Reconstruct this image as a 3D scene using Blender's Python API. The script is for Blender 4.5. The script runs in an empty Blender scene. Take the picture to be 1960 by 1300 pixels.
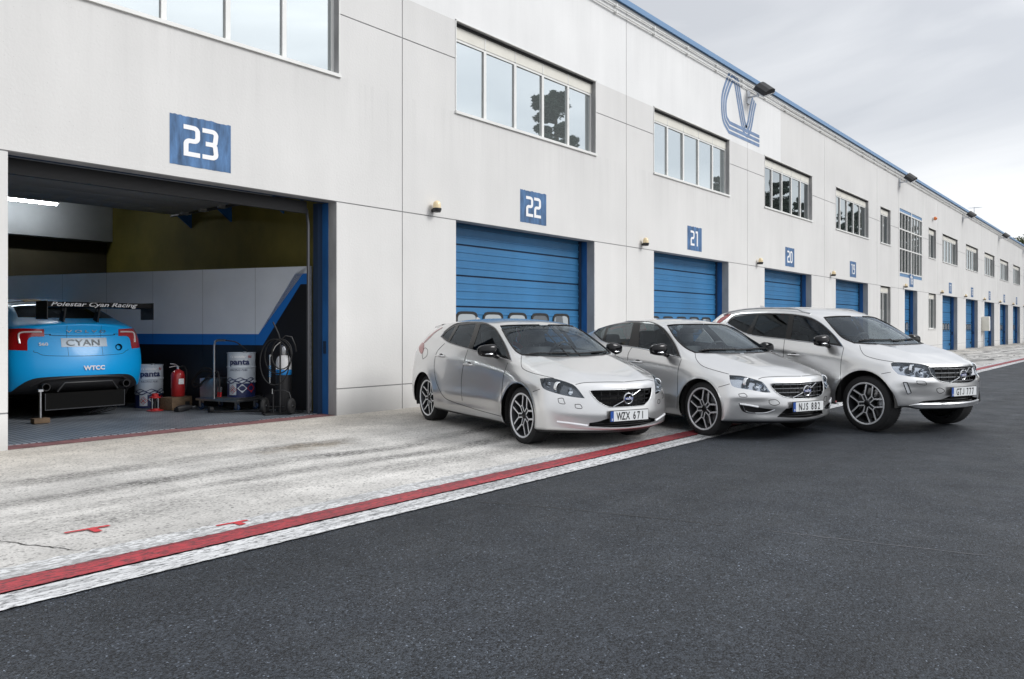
import bpy, bmesh, math, random
import numpy as np
from mathutils import Vector, Matrix, Euler
from mathutils.bvhtree import BVHTree
random.seed(7); rng = np.random.default_rng(7)
R = math.radians
PI = math.pi

# ------------------------------------------------------------------ camera
scene = bpy.context.scene
CAMZ = 1.314
cd = bpy.data.cameras.new("camera"); cam = bpy.data.objects.new("camera", cd)
scene.collection.objects.link(cam); scene.camera = cam
cd.sensor_width = 36.0; cd.lens = 36.0 * 1500 / 1960
cd.shift_y = -21.0 / 1960
cd.clip_start = 0.05; cd.clip_end = 3000
fx, fy = 0.7707, 0.6371                      # view direction (x along the pit lane, y into the building)
cam.matrix_world = Matrix(((fy, 0, -fx, 0), (-fx, 0, -fy, -9.575), (0, 1, 0, CAMZ), (0, 0, 0, 1)))

# ------------------------------------------------------------------ world / sun / exposure
SUN_EL, SUN_AZ = R(36), Vector((0.45, -0.89, 0)).normalized()      # towards the sun
sund = Vector((SUN_AZ.x * math.cos(SUN_EL), SUN_AZ.y * math.cos(SUN_EL), math.sin(SUN_EL)))
w = bpy.data.worlds.new("World"); scene.world = w; w.use_nodes = True
nt = w.node_tree; N = nt.nodes; L = nt.links
for n in list(N): N.remove(n)
out = N.new('ShaderNodeOutputWorld'); bg = N.new('ShaderNodeBackground')
sky = N.new('ShaderNodeTexSky'); sky.sky_type = 'NISHITA'; sky.sun_disc = False
sky.sun_elevation = SUN_EL; sky.sun_rotation = math.atan2(sund.x, sund.y)
tc = N.new('ShaderNodeTexCoord')
mp = N.new('ShaderNodeMapping'); mp.inputs['Scale'].default_value = (1.0, 1.0, 3.6)
nz = N.new('ShaderNodeTexNoise'); nz.inputs['Scale'].default_value = 1.7; nz.inputs['Detail'].default_value = 7; nz.inputs['Roughness'].default_value = 0.5
nz.inputs['Distortion'].default_value = 0.5
cr = N.new('ShaderNodeValToRGB')
cr.color_ramp.elements[0].position = 0.37; cr.color_ramp.elements[0].color = (4.9, 5.08, 5.4, 1)
cr.color_ramp.elements[1].position = 0.62; cr.color_ramp.elements[1].color = (7.4, 7.5, 7.65, 1)
dot = N.new('ShaderNodeVectorMath'); dot.operation = 'DOT_PRODUCT'; dot.inputs[1].default_value = sund
mx0 = N.new('ShaderNodeMath'); mx0.operation = 'MAXIMUM'; mx0.inputs[1].default_value = 0
pw = N.new('ShaderNodeMath'); pw.operation = 'POWER'; pw.inputs[1].default_value = 2.0
ma = N.new('ShaderNodeMath'); ma.operation = 'MULTIPLY_ADD'; ma.inputs[1].default_value = 0.55; ma.inputs[2].default_value = 1.0
vm = N.new('ShaderNodeVectorMath'); vm.operation = 'SCALE'
mix = N.new('ShaderNodeMixRGB'); mix.inputs[0].default_value = 0.93
L.new(tc.outputs['Generated'], mp.inputs[0]); L.new(mp.outputs[0], nz.inputs['Vector']); L.new(nz.outputs['Fac'], cr.inputs[0])
L.new(tc.outputs['Generated'], dot.inputs[0]); L.new(dot.outputs['Value'], mx0.inputs[0]); L.new(mx0.outputs[0], pw.inputs[0]); L.new(pw.outputs[0], ma.inputs[0])
L.new(cr.outputs[0], vm.inputs[0]); L.new(ma.outputs[0], vm.inputs['Scale'])
L.new(sky.outputs[0], mix.inputs[1]); L.new(vm.outputs[0], mix.inputs[2]); L.new(mix.outputs[0], bg.inputs[0])
bg.inputs[1].default_value = 0.1
L.new(bg.outputs[0], out.inputs[0])
sd = bpy.data.lights.new("sun", 'SUN'); so = bpy.data.objects.new("sun", sd); scene.collection.objects.link(so)
sd.energy = 1.5; sd.angle = R(22); sd.color = (1.0, 0.988, 0.97)
so.rotation_euler = sund.to_track_quat('Z', 'Y').to_euler()
scene.view_settings.view_transform = 'Standard'; scene.view_settings.look = 'None'
scene.view_settings.gamma = 1.0; scene.view_settings.exposure = 0.42; scene.view_settings.use_curve_mapping = False
scene.cycles.max_bounces = 8; scene.cycles.transparent_max_bounces = 24; scene.cycles.use_denoising = True
scene.cycles.caustics_reflective = False; scene.cycles.caustics_refractive = False

# ------------------------------------------------------------------ helpers
COL = scene.collection
def tag(o, label=None, cat=None, group=None, kind=None):
    if label: o['label'] = label
    if cat: o['category'] = cat
    if group: o['group'] = group
    if kind: o['kind'] = kind
    return o
def empty(name, loc=(0, 0, 0), rz=0.0, parent=None):
    o = bpy.data.objects.new(name, None); COL.objects.link(o); o.location = loc; o.rotation_euler = (0, 0, rz)
    o.empty_display_size = 0.1
    if parent: o.parent = parent
    return o
def copy_tree(o, parent=None):
    c = o.copy(); COL.objects.link(c); c.parent = parent
    for ch in list(o.children): copy_tree(ch, c)
    return c

class MB:
    """collects geometry, then links it as one mesh object"""
    def __init__(s): s.v = []; s.f = []; s.m = []; s.sm = []
    def add(s, vs, fs, mi=0, smooth=False):
        b = len(s.v); s.v += [tuple(map(float, p)) for p in vs]
        for f in fs: s.f.append(tuple(b + i for i in f)); s.m.append(mi); s.sm.append(smooth)
    def box(s, x0, x1, y0, y1, z0, z1, mi=0, M=None):
        vs = [(x, y, z) for x in (x0, x1) for y in (y0, y1) for z in (z0, z1)]
        if M: vs = [M @ Vector(p) for p in vs]
        s.add(vs, [(0, 1, 3, 2), (4, 6, 7, 5), (0, 4, 5, 1), (2, 3, 7, 6), (0, 2, 6, 4), (1, 5, 7, 3)], mi)
    def bbox(s, x0, x1, y0, y1, z0, z1, b=0.01, mi=0, M=None):
        """box with chamfered edges"""
        bm = bmesh.new(); bmesh.ops.create_cube(bm, size=1)
        for v in bm.verts: v.co = Vector(((x0 + x1) / 2 + v.co.x * (x1 - x0), (y0 + y1) / 2 + v.co.y * (y1 - y0), (z0 + z1) / 2 + v.co.z * (z1 - z0)))
        bmesh.ops.bevel(bm, geom=bm.edges[:], offset=b, segments=2, affect='EDGES', profile=0.6)
        if M: bmesh.ops.transform(bm, matrix=M, verts=bm.verts)
        s.bm(bm, mi, True)
    def bm(s, bm, mi=None, smooth=False):
        bm.verts.index_update(); b = len(s.v)
        s.v += [tuple(v.co) for v in bm.verts]
        for f in bm.faces:
            s.f.append(tuple(b + v.index for v in f.verts)); s.m.append(f.material_index if mi is None else mi); s.sm.append(smooth)
        bm.free()
    def tube(s, pts, r, n=8, mi=0, closed=False, cap=True):
        P = [Vector(p) for p in pts]; m = len(P)
        if m < 2: return
        T = []
        for i in range(m):
            a = P[(i - 1) % m] if (closed or i > 0) else P[0]; b = P[(i + 1) % m] if (closed or i < m - 1) else P[-1]
            t = (b - a); T.append(t.normalized() if t.length > 1e-9 else (T[-1] if T else Vector((0, 0, 1))))
        u = T[0].orthogonal().normalized(); rings = []
        for i in range(m):
            u = (u - T[i] * u.dot(T[i]));
            u = u.normalized() if u.length > 1e-6 else T[i].orthogonal().normalized()
            v = T[i].cross(u); rr = r[i] if isinstance(r, (list, tuple)) else r
            rings.append([P[i] + (u * math.cos(2 * PI * k / n) + v * math.sin(2 * PI * k / n)) * rr for k in range(n)])
        vs = [p for q in rings for p in q]; fs = []
        for i in range(m if closed else m - 1):
            j = (i + 1) % m
            for k in range(n): fs.append((i * n + k, i * n + (k + 1) % n, j * n + (k + 1) % n, j * n + k))
        if cap and not closed: fs.append(tuple(range(n - 1, -1, -1))); fs.append(tuple((m - 1) * n + k for k in range(n)))
        s.add(vs, fs, mi, True)
    def lathe(s, prof, n=32, mi=0, M=None, closed=False, smooth=True):
        """prof = [(r, h)...] turned about z"""
        vs = []; fs = []; m = len(prof)
        for r, h in prof:
            for k in range(n):
                p = Vector((r * math.cos(2 * PI * k / n), r * math.sin(2 * PI * k / n), h)); vs.append(M @ p if M else p)
        for i in range(m if closed else m - 1):
            j = (i + 1) % m
            for k in range(n): fs.append((i * n + k, i * n + (k + 1) % n, j * n + (k + 1) % n, j * n + k))
        s.add(vs, fs, mi, smooth)
    def prism(s, poly, h0, h1, M=None, mi=0):
        """poly in xy, extruded along z"""
        n = len(poly); vs = [Vector((x, y, h)) for h in (h0, h1) for x, y in poly]
        if M: vs = [M @ p for p in vs]
        s.add(vs, [tuple(range(n - 1, -1, -1)), tuple(range(n, 2 * n))] + [(i, (i + 1) % n, n + (i + 1) % n, n + i) for i in range(n)], mi)
    def sphere(s, c, r, mi=0, sc=(1, 1, 1), n=16, M=None):
        bm = bmesh.new(); bmesh.ops.create_uvsphere(bm, u_segments=n, v_segments=max(6, n // 2), radius=r)
        for v in bm.verts:
            v.co = Vector((v.co.x * sc[0], v.co.y * sc[1], v.co.z * sc[2]))
            if M: v.co = M @ v.co
            v.co += Vector(c)
        s.bm(bm, mi, True)
    def build(s, name, mats, parent=None, recalc=True):
        me = bpy.data.meshes.new(name); me.from_pydata(s.v, [], s.f)
        if not isinstance(mats, (list, tuple)): mats = [mats]
        for m in mats: me.materials.append(m)
        me.polygons.foreach_set('material_index', s.m); me.polygons.foreach_set('use_smooth', s.sm)
        if recalc:
            bm = bmesh.new(); bm.from_mesh(me); bmesh.ops.recalc_face_normals(bm, faces=bm.faces); bm.to_mesh(me); bm.free()
        me.validate(); me.update()
        if any(s.sm):
            try: me.set_sharp_from_angle(angle=R(38))
            except Exception: pass
        o = bpy.data.objects.new(name, me); COL.objects.link(o)
        if parent: o.parent = parent
        return o

def aim(p, d, up=(0, 0, 1)):
    """matrix: local z -> d, local y close to up"""
    z = Vector(d).normalized(); x = Vector(up).cross(z)
    x = x.normalized() if x.length > 1e-6 else z.orthogonal().normalized()
    y = z.cross(x); M = Matrix((x, y, z)).transposed().to_4x4(); M.translation = Vector(p); return M

def smoothpoly(pts, n=4, closed=True):
    """Catmull-Rom through pts; a point given as (x,y,1) is a sharp corner"""
    P = [np.array(p[:2], float) for p in pts]; C = [len(p) > 2 for p in pts]; m = len(P); o = []
    rng_ = range(m if closed else m - 1)
    for i in rng_:
        p1 = P[i]; p2 = P[(i + 1) % m]
        p0 = P[(i - 1) % m] if (closed or i > 0) else 2 * p1 - p2
        p3 = P[(i + 2) % m] if (closed or i < m - 2) else 2 * p2 - p1
        if C[i]: p0 = 2 * p1 - p2
        if C[(i + 1) % m]: p3 = 2 * p2 - p1
        for k in range(n):
            t = k / n
            o.append(tuple(0.5 * (2 * p1 + (p2 - p0) * t + (2 * p0 - 5 * p1 + 4 * p2 - p3) * t * t + (3 * p1 - p0 - 3 * p2 + p3) * t ** 3)))
    if not closed: o.append(tuple(P[-1]))
    return o

# ------------------------------------------------------------------ materials
def mat(name, base=(.5, .5, .5), rough=.5, metal=0., spec=.5, coat=0., coat_rough=.03, emit=None, es=1., noise=None, bump=None, alpha=None):
    m = bpy.data.materials.new(name); m.use_nodes = True; t = m.node_tree; b = t.nodes['Principled BSDF']
    b.inputs['Base Color'].default_value = (*base, 1); b.inputs['Roughness'].default_value = rough; b.inputs['Metallic'].default_value = metal
    b.inputs['Specular IOR Level'].default_value = spec; b.inputs['Coat Weight'].default_value = coat; b.inputs['Coat Roughness'].default_value = coat_rough
    if emit: b.inputs['Emission Color'].default_value = (*emit, 1); b.inputs['Emission Strength'].default_value = es
    tcn = t.nodes.new('ShaderNodeTexCoord')
    if noise:      # (scale, amount, stretch xyz)
        mpn = t.nodes.new('ShaderNodeMapping'); mpn.inputs['Scale'].default_value = noise[2] if len(noise) > 2 else (1, 1, 1)
        nn = t.nodes.new('ShaderNodeTexNoise'); nn.inputs['Scale'].default_value = noise[0]; nn.inputs['Detail'].default_value = 6; nn.inputs['Roughness'].default_value = .6
        mr = t.nodes.new('ShaderNodeMapRange'); mr.inputs[1].default_value = .3; mr.inputs[2].default_value = .7; mr.inputs[3].default_value = 1 - noise[1]; mr.inputs[4].default_value = 1 + noise[1]
        mm = t.nodes.new('ShaderNodeVectorMath'); mm.operation = 'SCALE'; mm.inputs[0].default_value = base
        t.links.new(tcn.outputs['Object'], mpn.inputs[0]); t.links.new(mpn.outputs[0], nn.inputs['Vector']); t.links.new(nn.outputs['Fac'], mr.inputs[0])
        t.links.new(mr.outputs[0], mm.inputs['Scale']); t.links.new(mm.outputs[0], b.inputs['Base Color'])
    if bump:
        bn = t.nodes.new('ShaderNodeTexNoise'); bn.inputs['Scale'].default_value = bump[0]; bn.inputs['Detail'].default_value = 4
        bb = t.nodes.new('ShaderNodeBump'); bb.inputs['Strength'].default_value = bump[1]; bb.inputs['Distance'].default_value = bump[2] if len(bump) > 2 else .01
        t.links.new(tcn.outputs['Object'], bn.inputs['Vector']); t.links.new(bn.outputs['Fac'], bb.inputs['Height']); t.links.new(bb.outputs[0], b.inputs['Normal'])
    return m
def glass_mat(name, tint=(.6, .66, .66), ior=1.5, boost=1.0, base=.02):
    m = bpy.data.materials.new(name); m.use_nodes = True; t = m.node_tree; t.nodes.clear()
    o = t.nodes.new('ShaderNodeOutputMaterial'); tr = t.nodes.new('ShaderNodeBsdfTransparent'); tr.inputs[0].default_value = (*tint, 1)
    g = t.nodes.new('ShaderNodeBsdfGlossy'); g.inputs['Roughness'].default_value = 0.01; g.inputs[0].default_value = (.82, .91, 1, 1)
    fr = t.nodes.new('ShaderNodeFresnel'); fr.inputs[0].default_value = ior
    mm = t.nodes.new('ShaderNodeMath'); mm.operation = 'MULTIPLY_ADD'; mm.inputs[1].default_value = boost; mm.inputs[2].default_value = base
    mx = t.nodes.new('ShaderNodeMixShader')
    t.links.new(fr.outputs[0], mm.inputs[0]); t.links.new(mm.outputs[0], mx.inputs[0]); t.links.new(tr.outputs[0], mx.inputs[1]); t.links.new(g.outputs[0], mx.inputs[2]); t.links.new(mx.outputs[0], o.inputs[0])
    return m
def nodes(m): return m.node_tree.nodes, m.node_tree.links, m.node_tree.nodes.get('Principled BSDF')

M = {}
M['black'] = mat('black_rubber', (.012, .012, .013), .7)
M['blackgloss'] = mat('black_gloss', (.005, .005, .006), .15, spec=.35)
M['matte'] = mat('matte_black', (.008, .008, .008), .9, spec=.1)
M['blackplastic'] = mat('black_plastic', (.018, .018, .02), .5)
M['chrome'] = mat('chrome', (.50, .51, .53), .2, metal=1.)
M['frame'] = mat('satin_frame', (.34, .35, .36), .35, metal=1.)
M['steel'] = mat('steel', (.5, .51, .53), .35, metal=1., noise=(8, .15))
M['galv'] = mat('galvanised', (.55, .57, .6), .45, metal=.8, noise=(20, .2))
M['white'] = mat('white_paint', (.78, .78, .76), .5, noise=(3, .06))
M['cream'] = mat('cream_shutter', (.76, .74, .67), .6, noise=(3, .06))
M['interior'] = mat('car_interior', (.075, .078, .085), .85)
M['seat'] = mat('seat_leather', (.05, .05, .056), .6)
M['letter_black'] = mat('letter_black', (.01, .01, .012), .5)
M['letter_white'] = mat('letter_white', (.85, .85, .86), .45)
M['red'] = mat('red_paint', (.42, .02, .022), .35, coat=.4)
M['darkfloor'] = mat('underbody', (.012, .012, .012), .9)

def paint_mat(name, base, metal=.0, rough=.35, flake=True, coat=1., crough=.025):
    m = mat(name, base, rough, metal=metal, coat=coat, coat_rough=crough); n, l, b = nodes(m)
    if flake:
        tcn = n.new('ShaderNodeTexCoord'); v = n.new('ShaderNodeTexNoise'); v.inputs['Scale'].default_value = 900; v.inputs['Detail'].default_value = 1
        bu = n.new('ShaderNodeBump'); bu.inputs['Strength'].default_value = .12; bu.inputs['Distance'].default_value = .002
        l.new(tcn.outputs['Object'], v.inputs['Vector']); l.new(v.outputs['Fac'], bu.inputs['Height']); l.new(bu.outputs[0], b.inputs['Normal'])
    return m
M['silver'] = paint_mat('silver_paint', (.74, .74, .74), metal=.86, rough=.29)
M['blue_paint'] = paint_mat('racing_blue_paint', (.0, .40, .90), metal=0., rough=.38, flake=False, coat=.28, crough=.12)
M['yellow_paint'] = paint_mat('yellow_paint', (.75, .5, .02), metal=0., rough=.3, flake=False)
M['windscreen'] = glass_mat('windscreen_glass', (.84, .92, .94), 1.5, .8, .0)
M['sideglass'] = glass_mat('side_glass', (.66, .71, .72), 1.5, .75, .0)
M['darkglass'] = glass_mat('dark_glass', (.05, .05, .055), 1.5, .7, .0)
M['lens'] = glass_mat('lamp_lens', (.93, .95, .97), 1.5, 1.0, .02)
M['redlens'] = mat('red_lens', (.36, .008, .012), .08, coat=1.)
M['whitelens'] = mat('white_lens', (.75, .7, .7), .1, coat=1.)
M['drl'] = mat('running_lamp', (.85, .87, .9), .15, coat=1.)
M['bezel'] = mat('lamp_bezel', (.10, .105, .115), .18, metal=.9)
M['bezel_light'] = mat('lamp_bezel_silver', (.50, .52, .56), .16, metal=.95)
M['reflector'] = mat('lamp_reflector', (.75, .77, .8), .1, metal=1.)
M['plate'] = mat('plate_white', (.72, .74, .75), .4)
M['plateblue'] = mat('plate_blue', (.01, .07, .32), .4)
M['emblue'] = mat('emblem_blue', (.01, .04, .25), .3, coat=1.)

# painted concrete wall: light grey, white above 6.75 m up to x = 25.4
m = mat('painted_concrete', (.6, .59, .57), .75); M['wall'] = m
n, l, b = nodes(m)
g = n.new('ShaderNodeNewGeometry'); sx = n.new('ShaderNodeSeparateXYZ'); l.new(g.outputs['Position'], sx.inputs[0])
def mth(op, a=None, bb=None, A=None, B=None, n=n, l=l):
    q = n.new('ShaderNodeMath'); q.operation = op
    if a is not None: l.new(a, q.inputs[0])
    if bb is not None: l.new(bb, q.inputs[1])
    if A is not None: q.inputs[0].default_value = A
    if B is not None: q.inputs[1].default_value = B
    return q.outputs[0]
white = mth('MULTIPLY', mth('GREATER_THAN', sx.outputs['Z'], B=6.75), mth('LESS_THAN', sx.outputs['X'], B=25.4))
wmix = n.new('ShaderNodeMixRGB'); wmix.inputs[1].default_value = (.69, .682, .668, 1); wmix.inputs[2].default_value = (.80, .80, .795, 1); l.new(white, wmix.inputs[0])
mpn = n.new('ShaderNodeMapping'); mpn.inputs['Scale'].default_value = (1.6, 1, .22); l.new(g.outputs['Position'], mpn.inputs[0])
n1 = n.new('ShaderNodeTexNoise'); n1.inputs['Scale'].default_value = 1.1; n1.inputs['Detail'].default_value = 8; n1.inputs['Roughness'].default_value = .62; l.new(mpn.outputs[0], n1.inputs['Vector'])
n2 = n.new('ShaderNodeTexNoise'); n2.inputs['Scale'].default_value = .45; n2.inputs['Detail'].default_value = 6; l.new(g.outputs['Position'], n2.inputs['Vector'])
mr1 = n.new('ShaderNodeMapRange'); mr1.inputs[1].default_value = .3; mr1.inputs[2].default_value = .7; mr1.inputs[3].default_value = .955; mr1.inputs[4].default_value = 1.03; l.new(n1.outputs['Fac'], mr1.inputs[0])
mr2 = n.new('ShaderNodeMapRange'); mr2.inputs[1].default_value = .3; mr2.inputs[2].default_value = .7; mr2.inputs[3].default_value = .95; mr2.inputs[4].default_value = 1.04; l.new(n2.outputs['Fac'], mr2.inputs[0])
# fine pores
n3 = n.new('ShaderNodeTexVoronoi'); n3.inputs['Scale'].default_value = 14; l.new(g.outputs['Position'], n3.inputs['Vector'])
por = n.new('ShaderNodeMapRange'); por.inputs[1].default_value = .035; por.inputs[2].default_value = .07; por.inputs[3].default_value = .72; por.inputs[4].default_value = 1; l.new(n3.outputs['Distance'], por.inputs[0])
# grime near the ground and under the windows
gz = n.new('ShaderNodeMapRange'); gz.inputs[1].default_value = 0.0; gz.inputs[2].default_value = .35; gz.inputs[3].default_value = .78; gz.inputs[4].default_value = 1; l.new(sx.outputs['Z'], gz.inputs[0])
tot = mth('MULTIPLY', mth('MULTIPLY', mr1.outputs[0], mr2.outputs[0]), mth('MULTIPLY', por.outputs[0], gz.outputs[0]))
mps = n.new('ShaderNodeMapping'); mps.inputs['Scale'].default_value = (5.5, 1, .16); l.new(g.outputs['Position'], mps.inputs[0])
ns = n.new('ShaderNodeTexNoise'); ns.inputs['Scale'].default_value = 1.6; ns.inputs['Detail'].default_value = 4; l.new(mps.outputs[0], ns.inputs['Vector'])
rs = n.new('ShaderNodeMapRange'); rs.inputs[1].default_value = .50; rs.inputs[2].default_value = .66; rs.inputs[3].default_value = 0; rs.inputs[4].default_value = .05; l.new(ns.outputs['Fac'], rs.inputs[0])
def zmask(z0, z1):
    q = n.new('ShaderNodeMapRange'); q.inputs[1].default_value = z0; q.inputs[2].default_value = z1; q.inputs[3].default_value = 0; q.inputs[4].default_value = 1; l.new(sx.outputs['Z'], q.inputs[0]); return q.outputs[0]
below = mth('MULTIPLY', zmask(4.0, 5.1), mth('LESS_THAN', sx.outputs['Z'], B=5.13)); topm = zmask(7.4, 8.8)
stk = mth('MULTIPLY', rs.outputs[0], mth('MAXIMUM', below, topm)); tot = mth('MULTIPLY', tot, mth('SUBTRACT', None, stk, A=1.0))
sc_ = n.new('ShaderNodeVectorMath'); sc_.operation = 'SCALE'; l.new(wmix.outputs[0], sc_.inputs[0]); l.new(tot, sc_.inputs['Scale']); l.new(sc_.outputs[0], b.inputs['Base Color'])
bu = n.new('ShaderNodeBump'); bu.inputs['Strength'].default_value = .25; bu.inputs['Distance'].default_value = .01
n4 = n.new('ShaderNodeTexNoise'); n4.inputs['Scale'].default_value = 30; n4.inputs['Detail'].default_value = 5; l.new(g.outputs['Position'], n4.inputs['Vector']); l.new(n4.outputs['Fac'], bu.inputs['Height']); l.new(bu.outputs[0], b.inputs['Normal'])

M['rawconcrete'] = mat('raw_concrete', (.36, .36, .365), .85, noise=(2.2, .22, (1, 1, .5)), bump=(40, .3))
M['groove'] = mat('joint_sealant', (.16, .16, .16), .9)
M['doorblue'] = mat('door_blue', (.033, .165, .35), .42, noise=(.9, .16, (1, 1, .5)))
M['doorjoint'] = mat('door_joint', (.01, .03, .07), .7)
M['jambblue'] = mat('jamb_blue', (.02, .115, .33), .45, noise=(1.5, .25, (3, 3, 1)))
M['signblue'] = mat('faded_blue_paint', (.065, .145, .29), .7, noise=(4.0, .55, (2.5, 2, .6)))
M['logoblue'] = mat('logo_blue_paint', (.17, .25, .40), .7, noise=(3, .2))
M['copingblue'] = mat('coping_blue', (.14, .27, .46), .4)
M['roof'] = mat('roof_sheet', (.3, .31, .32), .7)
M['amber'] = mat('amber_lens', (.82, .66, .40), .3, coat=.6)
M['orange'] = mat('orange_lens', (.8, .2, .03), .3, coat=.6)
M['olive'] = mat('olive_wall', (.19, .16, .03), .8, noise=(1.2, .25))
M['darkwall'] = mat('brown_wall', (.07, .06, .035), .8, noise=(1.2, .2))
M['greywall'] = mat('grey_wall', (.42, .44, .46), .8, noise=(1.2, .12))

def pane_mat(name, back, fac):
    m = bpy.data.materials.new(name); m.use_nodes = True; t = m.node_tree; t.nodes.clear()
    o = t.nodes.new('ShaderNodeOutputMaterial'); d = t.nodes.new('ShaderNodeBsdfDiffuse'); d.inputs[0].default_value = (*back, 1)
    gl = t.nodes.new('ShaderNodeBsdfGlossy'); gl.inputs['Roughness'].default_value = .012; gl.inputs[0].default_value = (.84, .90, .92, 1)
    nn = t.nodes.new('ShaderNodeTexNoise'); nn.inputs['Scale'].default_value = 1.3; nn.inputs['Detail'].default_value = 1
    bb = t.nodes.new('ShaderNodeBump'); bb.inputs['Strength'].default_value = .04; bb.inputs['Distance'].default_value = .02
    tcn = t.nodes.new('ShaderNodeTexCoord'); t.links.new(tcn.outputs['Object'], nn.inputs['Vector']); t.links.new(nn.outputs['Fac'], bb.inputs['Height']); t.links.new(bb.outputs[0], gl.inputs['Normal'])
    mx = t.nodes.new('ShaderNodeMixShader'); mx.inputs[0].default_value = fac
    t.links.new(d.outputs[0], mx.inputs[1]); t.links.new(gl.outputs[0], mx.inputs[2]); t.links.new(mx.outputs[0], o.inputs[0]); return m
M['pane_pale'] = pane_mat('pane_blinds', (.27, .30, .30), .70)
M['pane_dark'] = pane_mat('pane_dark', (.03, .035, .035), .55)

# ------------------------------------------------------------------ ground
def ground_sheet(name, x0, x1, y0, y1, z, m, thick=None):
    b = MB()
    if thick: b.box(x0, x1, y0, y1, z - thick, z)
    else: b.add([(x0, y0, z), (x1, y0, z), (x1, y1, z), (x0, y1, z)], [(0, 1, 2, 3)])
    o = b.build(name, m, recalc=bool(thick)); tag(o, kind='structure'); return o
# asphalt
m = mat('asphalt', (.05, .05, .055), .75, spec=.35); n, l, b = nodes(m)
g = n.new('ShaderNodeNewGeometry')
def MN(op, a, b_, n=n, l=l):
    q = n.new('ShaderNodeMath'); q.operation = op
    for i, v in enumerate((a, b_)):
        if v is None: continue
        if isinstance(v, (int, float)): q.inputs[i].default_value = v
        else: l.new(v, q.inputs[i])
    return q.outputs[0]
def noise_node(n, l, vec, scale, detail=5, rough=.6, stretch=None, rot=None, dist=0):
    mpn = n.new('ShaderNodeMapping')
    if stretch: mpn.inputs['Scale'].default_value = stretch
    if rot: mpn.inputs['Rotation'].default_value = (0, 0, rot)
    q = n.new('ShaderNodeTexNoise'); q.inputs['Scale'].default_value = scale; q.inputs['Detail'].default_value = detail; q.inputs['Roughness'].default_value = rough; q.inputs['Distortion'].default_value = dist
    l.new(vec, mpn.inputs[0]); l.new(mpn.outputs[0], q.inputs['Vector']); return q.outputs['Fac']
def mrange(n, l, v, a, b_, c, d):
    q = n.new('ShaderNodeMapRange'); q.inputs[1].default_value = a; q.inputs[2].default_value = b_; q.inputs[3].default_value = c; q.inputs[4].default_value = d; l.new(v, q.inputs[0]); return q.outputs[0]
P = g.outputs['Position']
vor = n.new('ShaderNodeTexVoronoi'); vor.inputs['Scale'].default_value = 125; l.new(P, vor.inputs['Vector'])
agg = n.new('ShaderNodeSeparateColor'); l.new(vor.outputs['Color'], agg.inputs[0])
sp = mrange(n, l, agg.outputs[0], 0, 1, .1, 2.1)
bright = mrange(n, l, agg.outputs[1], .955, .998, 1, 3.6)
fine = mrange(n, l, noise_node(n, l, P, 60, 4), .3, .7, .7, 1.3)
mid = mrange(n, l, noise_node(n, l, P, 3.0, 6), .3, .7, .86, 1.14)
big = mrange(n, l, noise_node(n, l, P, .35, 4, stretch=(.5, 1.6, 1)), .3, .7, .8, 1.22)
lane = mrange(n, l, noise_node(n, l, P, 1.0, 5, stretch=(.05, 1.3, 1)), .35, .65, .86, 1.14)
f1 = MN('MULTIPLY', MN('MULTIPLY', sp, bright, n, l), MN('MULTIPLY', fine, mid, n, l), n, l)
f2 = MN('MULTIPLY', f1, MN('MULTIPLY', big, lane, n, l), n, l)
sc_ = n.new('ShaderNodeVectorMath'); sc_.operation = 'SCALE'; sc_.inputs[0].default_value = (.0265, .031, .038); l.new(f2, sc_.inputs['Scale']); l.new(sc_.outputs[0], b.inputs['Base Color'])
bu = n.new('ShaderNodeBump'); bu.inputs['Strength'].default_value = .8; bu.inputs['Distance'].default_value = .006
hh = MN('ADD', MN('MULTIPLY', vor.outputs['Distance'], -1.0, n, l), noise_node(n, l, P, 150, 3), n, l)
l.new(hh, bu.inputs['Height']); l.new(bu.outputs[0], b.inputs['Normal'])
l.new(mrange(n, l, noise_node(n, l, P, 2.2, 6), .3, .7, .50, .72), b.inputs['Roughness'])
M['asphalt'] = m
ground_sheet('asphalt_ground', -300, 900, -500, 500, -0.012, m)

# concrete apron with scuffs, tyre marks, cracks
m = mat('apron_concrete', (.45, .43, .4), .85); n, l, b = nodes(m); g = n.new('ShaderNodeNewGeometry'); P = g.outputs['Position']
sep = n.new('ShaderNodeSeparateXYZ'); l.new(P, sep.inputs[0])
fine = mrange(n, l, noise_node(n, l, P, 55, 5, .7), .3, .7, .72, 1.24)
vor = n.new('ShaderNodeTexVoronoi'); vor.inputs['Scale'].default_value = 60; l.new(P, vor.inputs['Vector']); agg = n.new('ShaderNodeSeparateColor'); l.new(vor.outputs['Color'], agg.inputs[0])
spk = mrange(n, l, agg.outputs[0], .0, .22, .45, 1.0)
mid = mrange(n, l, noise_node(n, l, P, 1.6, 7, .65), .3, .7, .78, 1.16)
stain = mrange(n, l, noise_node(n, l, P, .55, 7, .65, (.45, 1.2, 1)), .34, .62, .74, 1.08)
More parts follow.
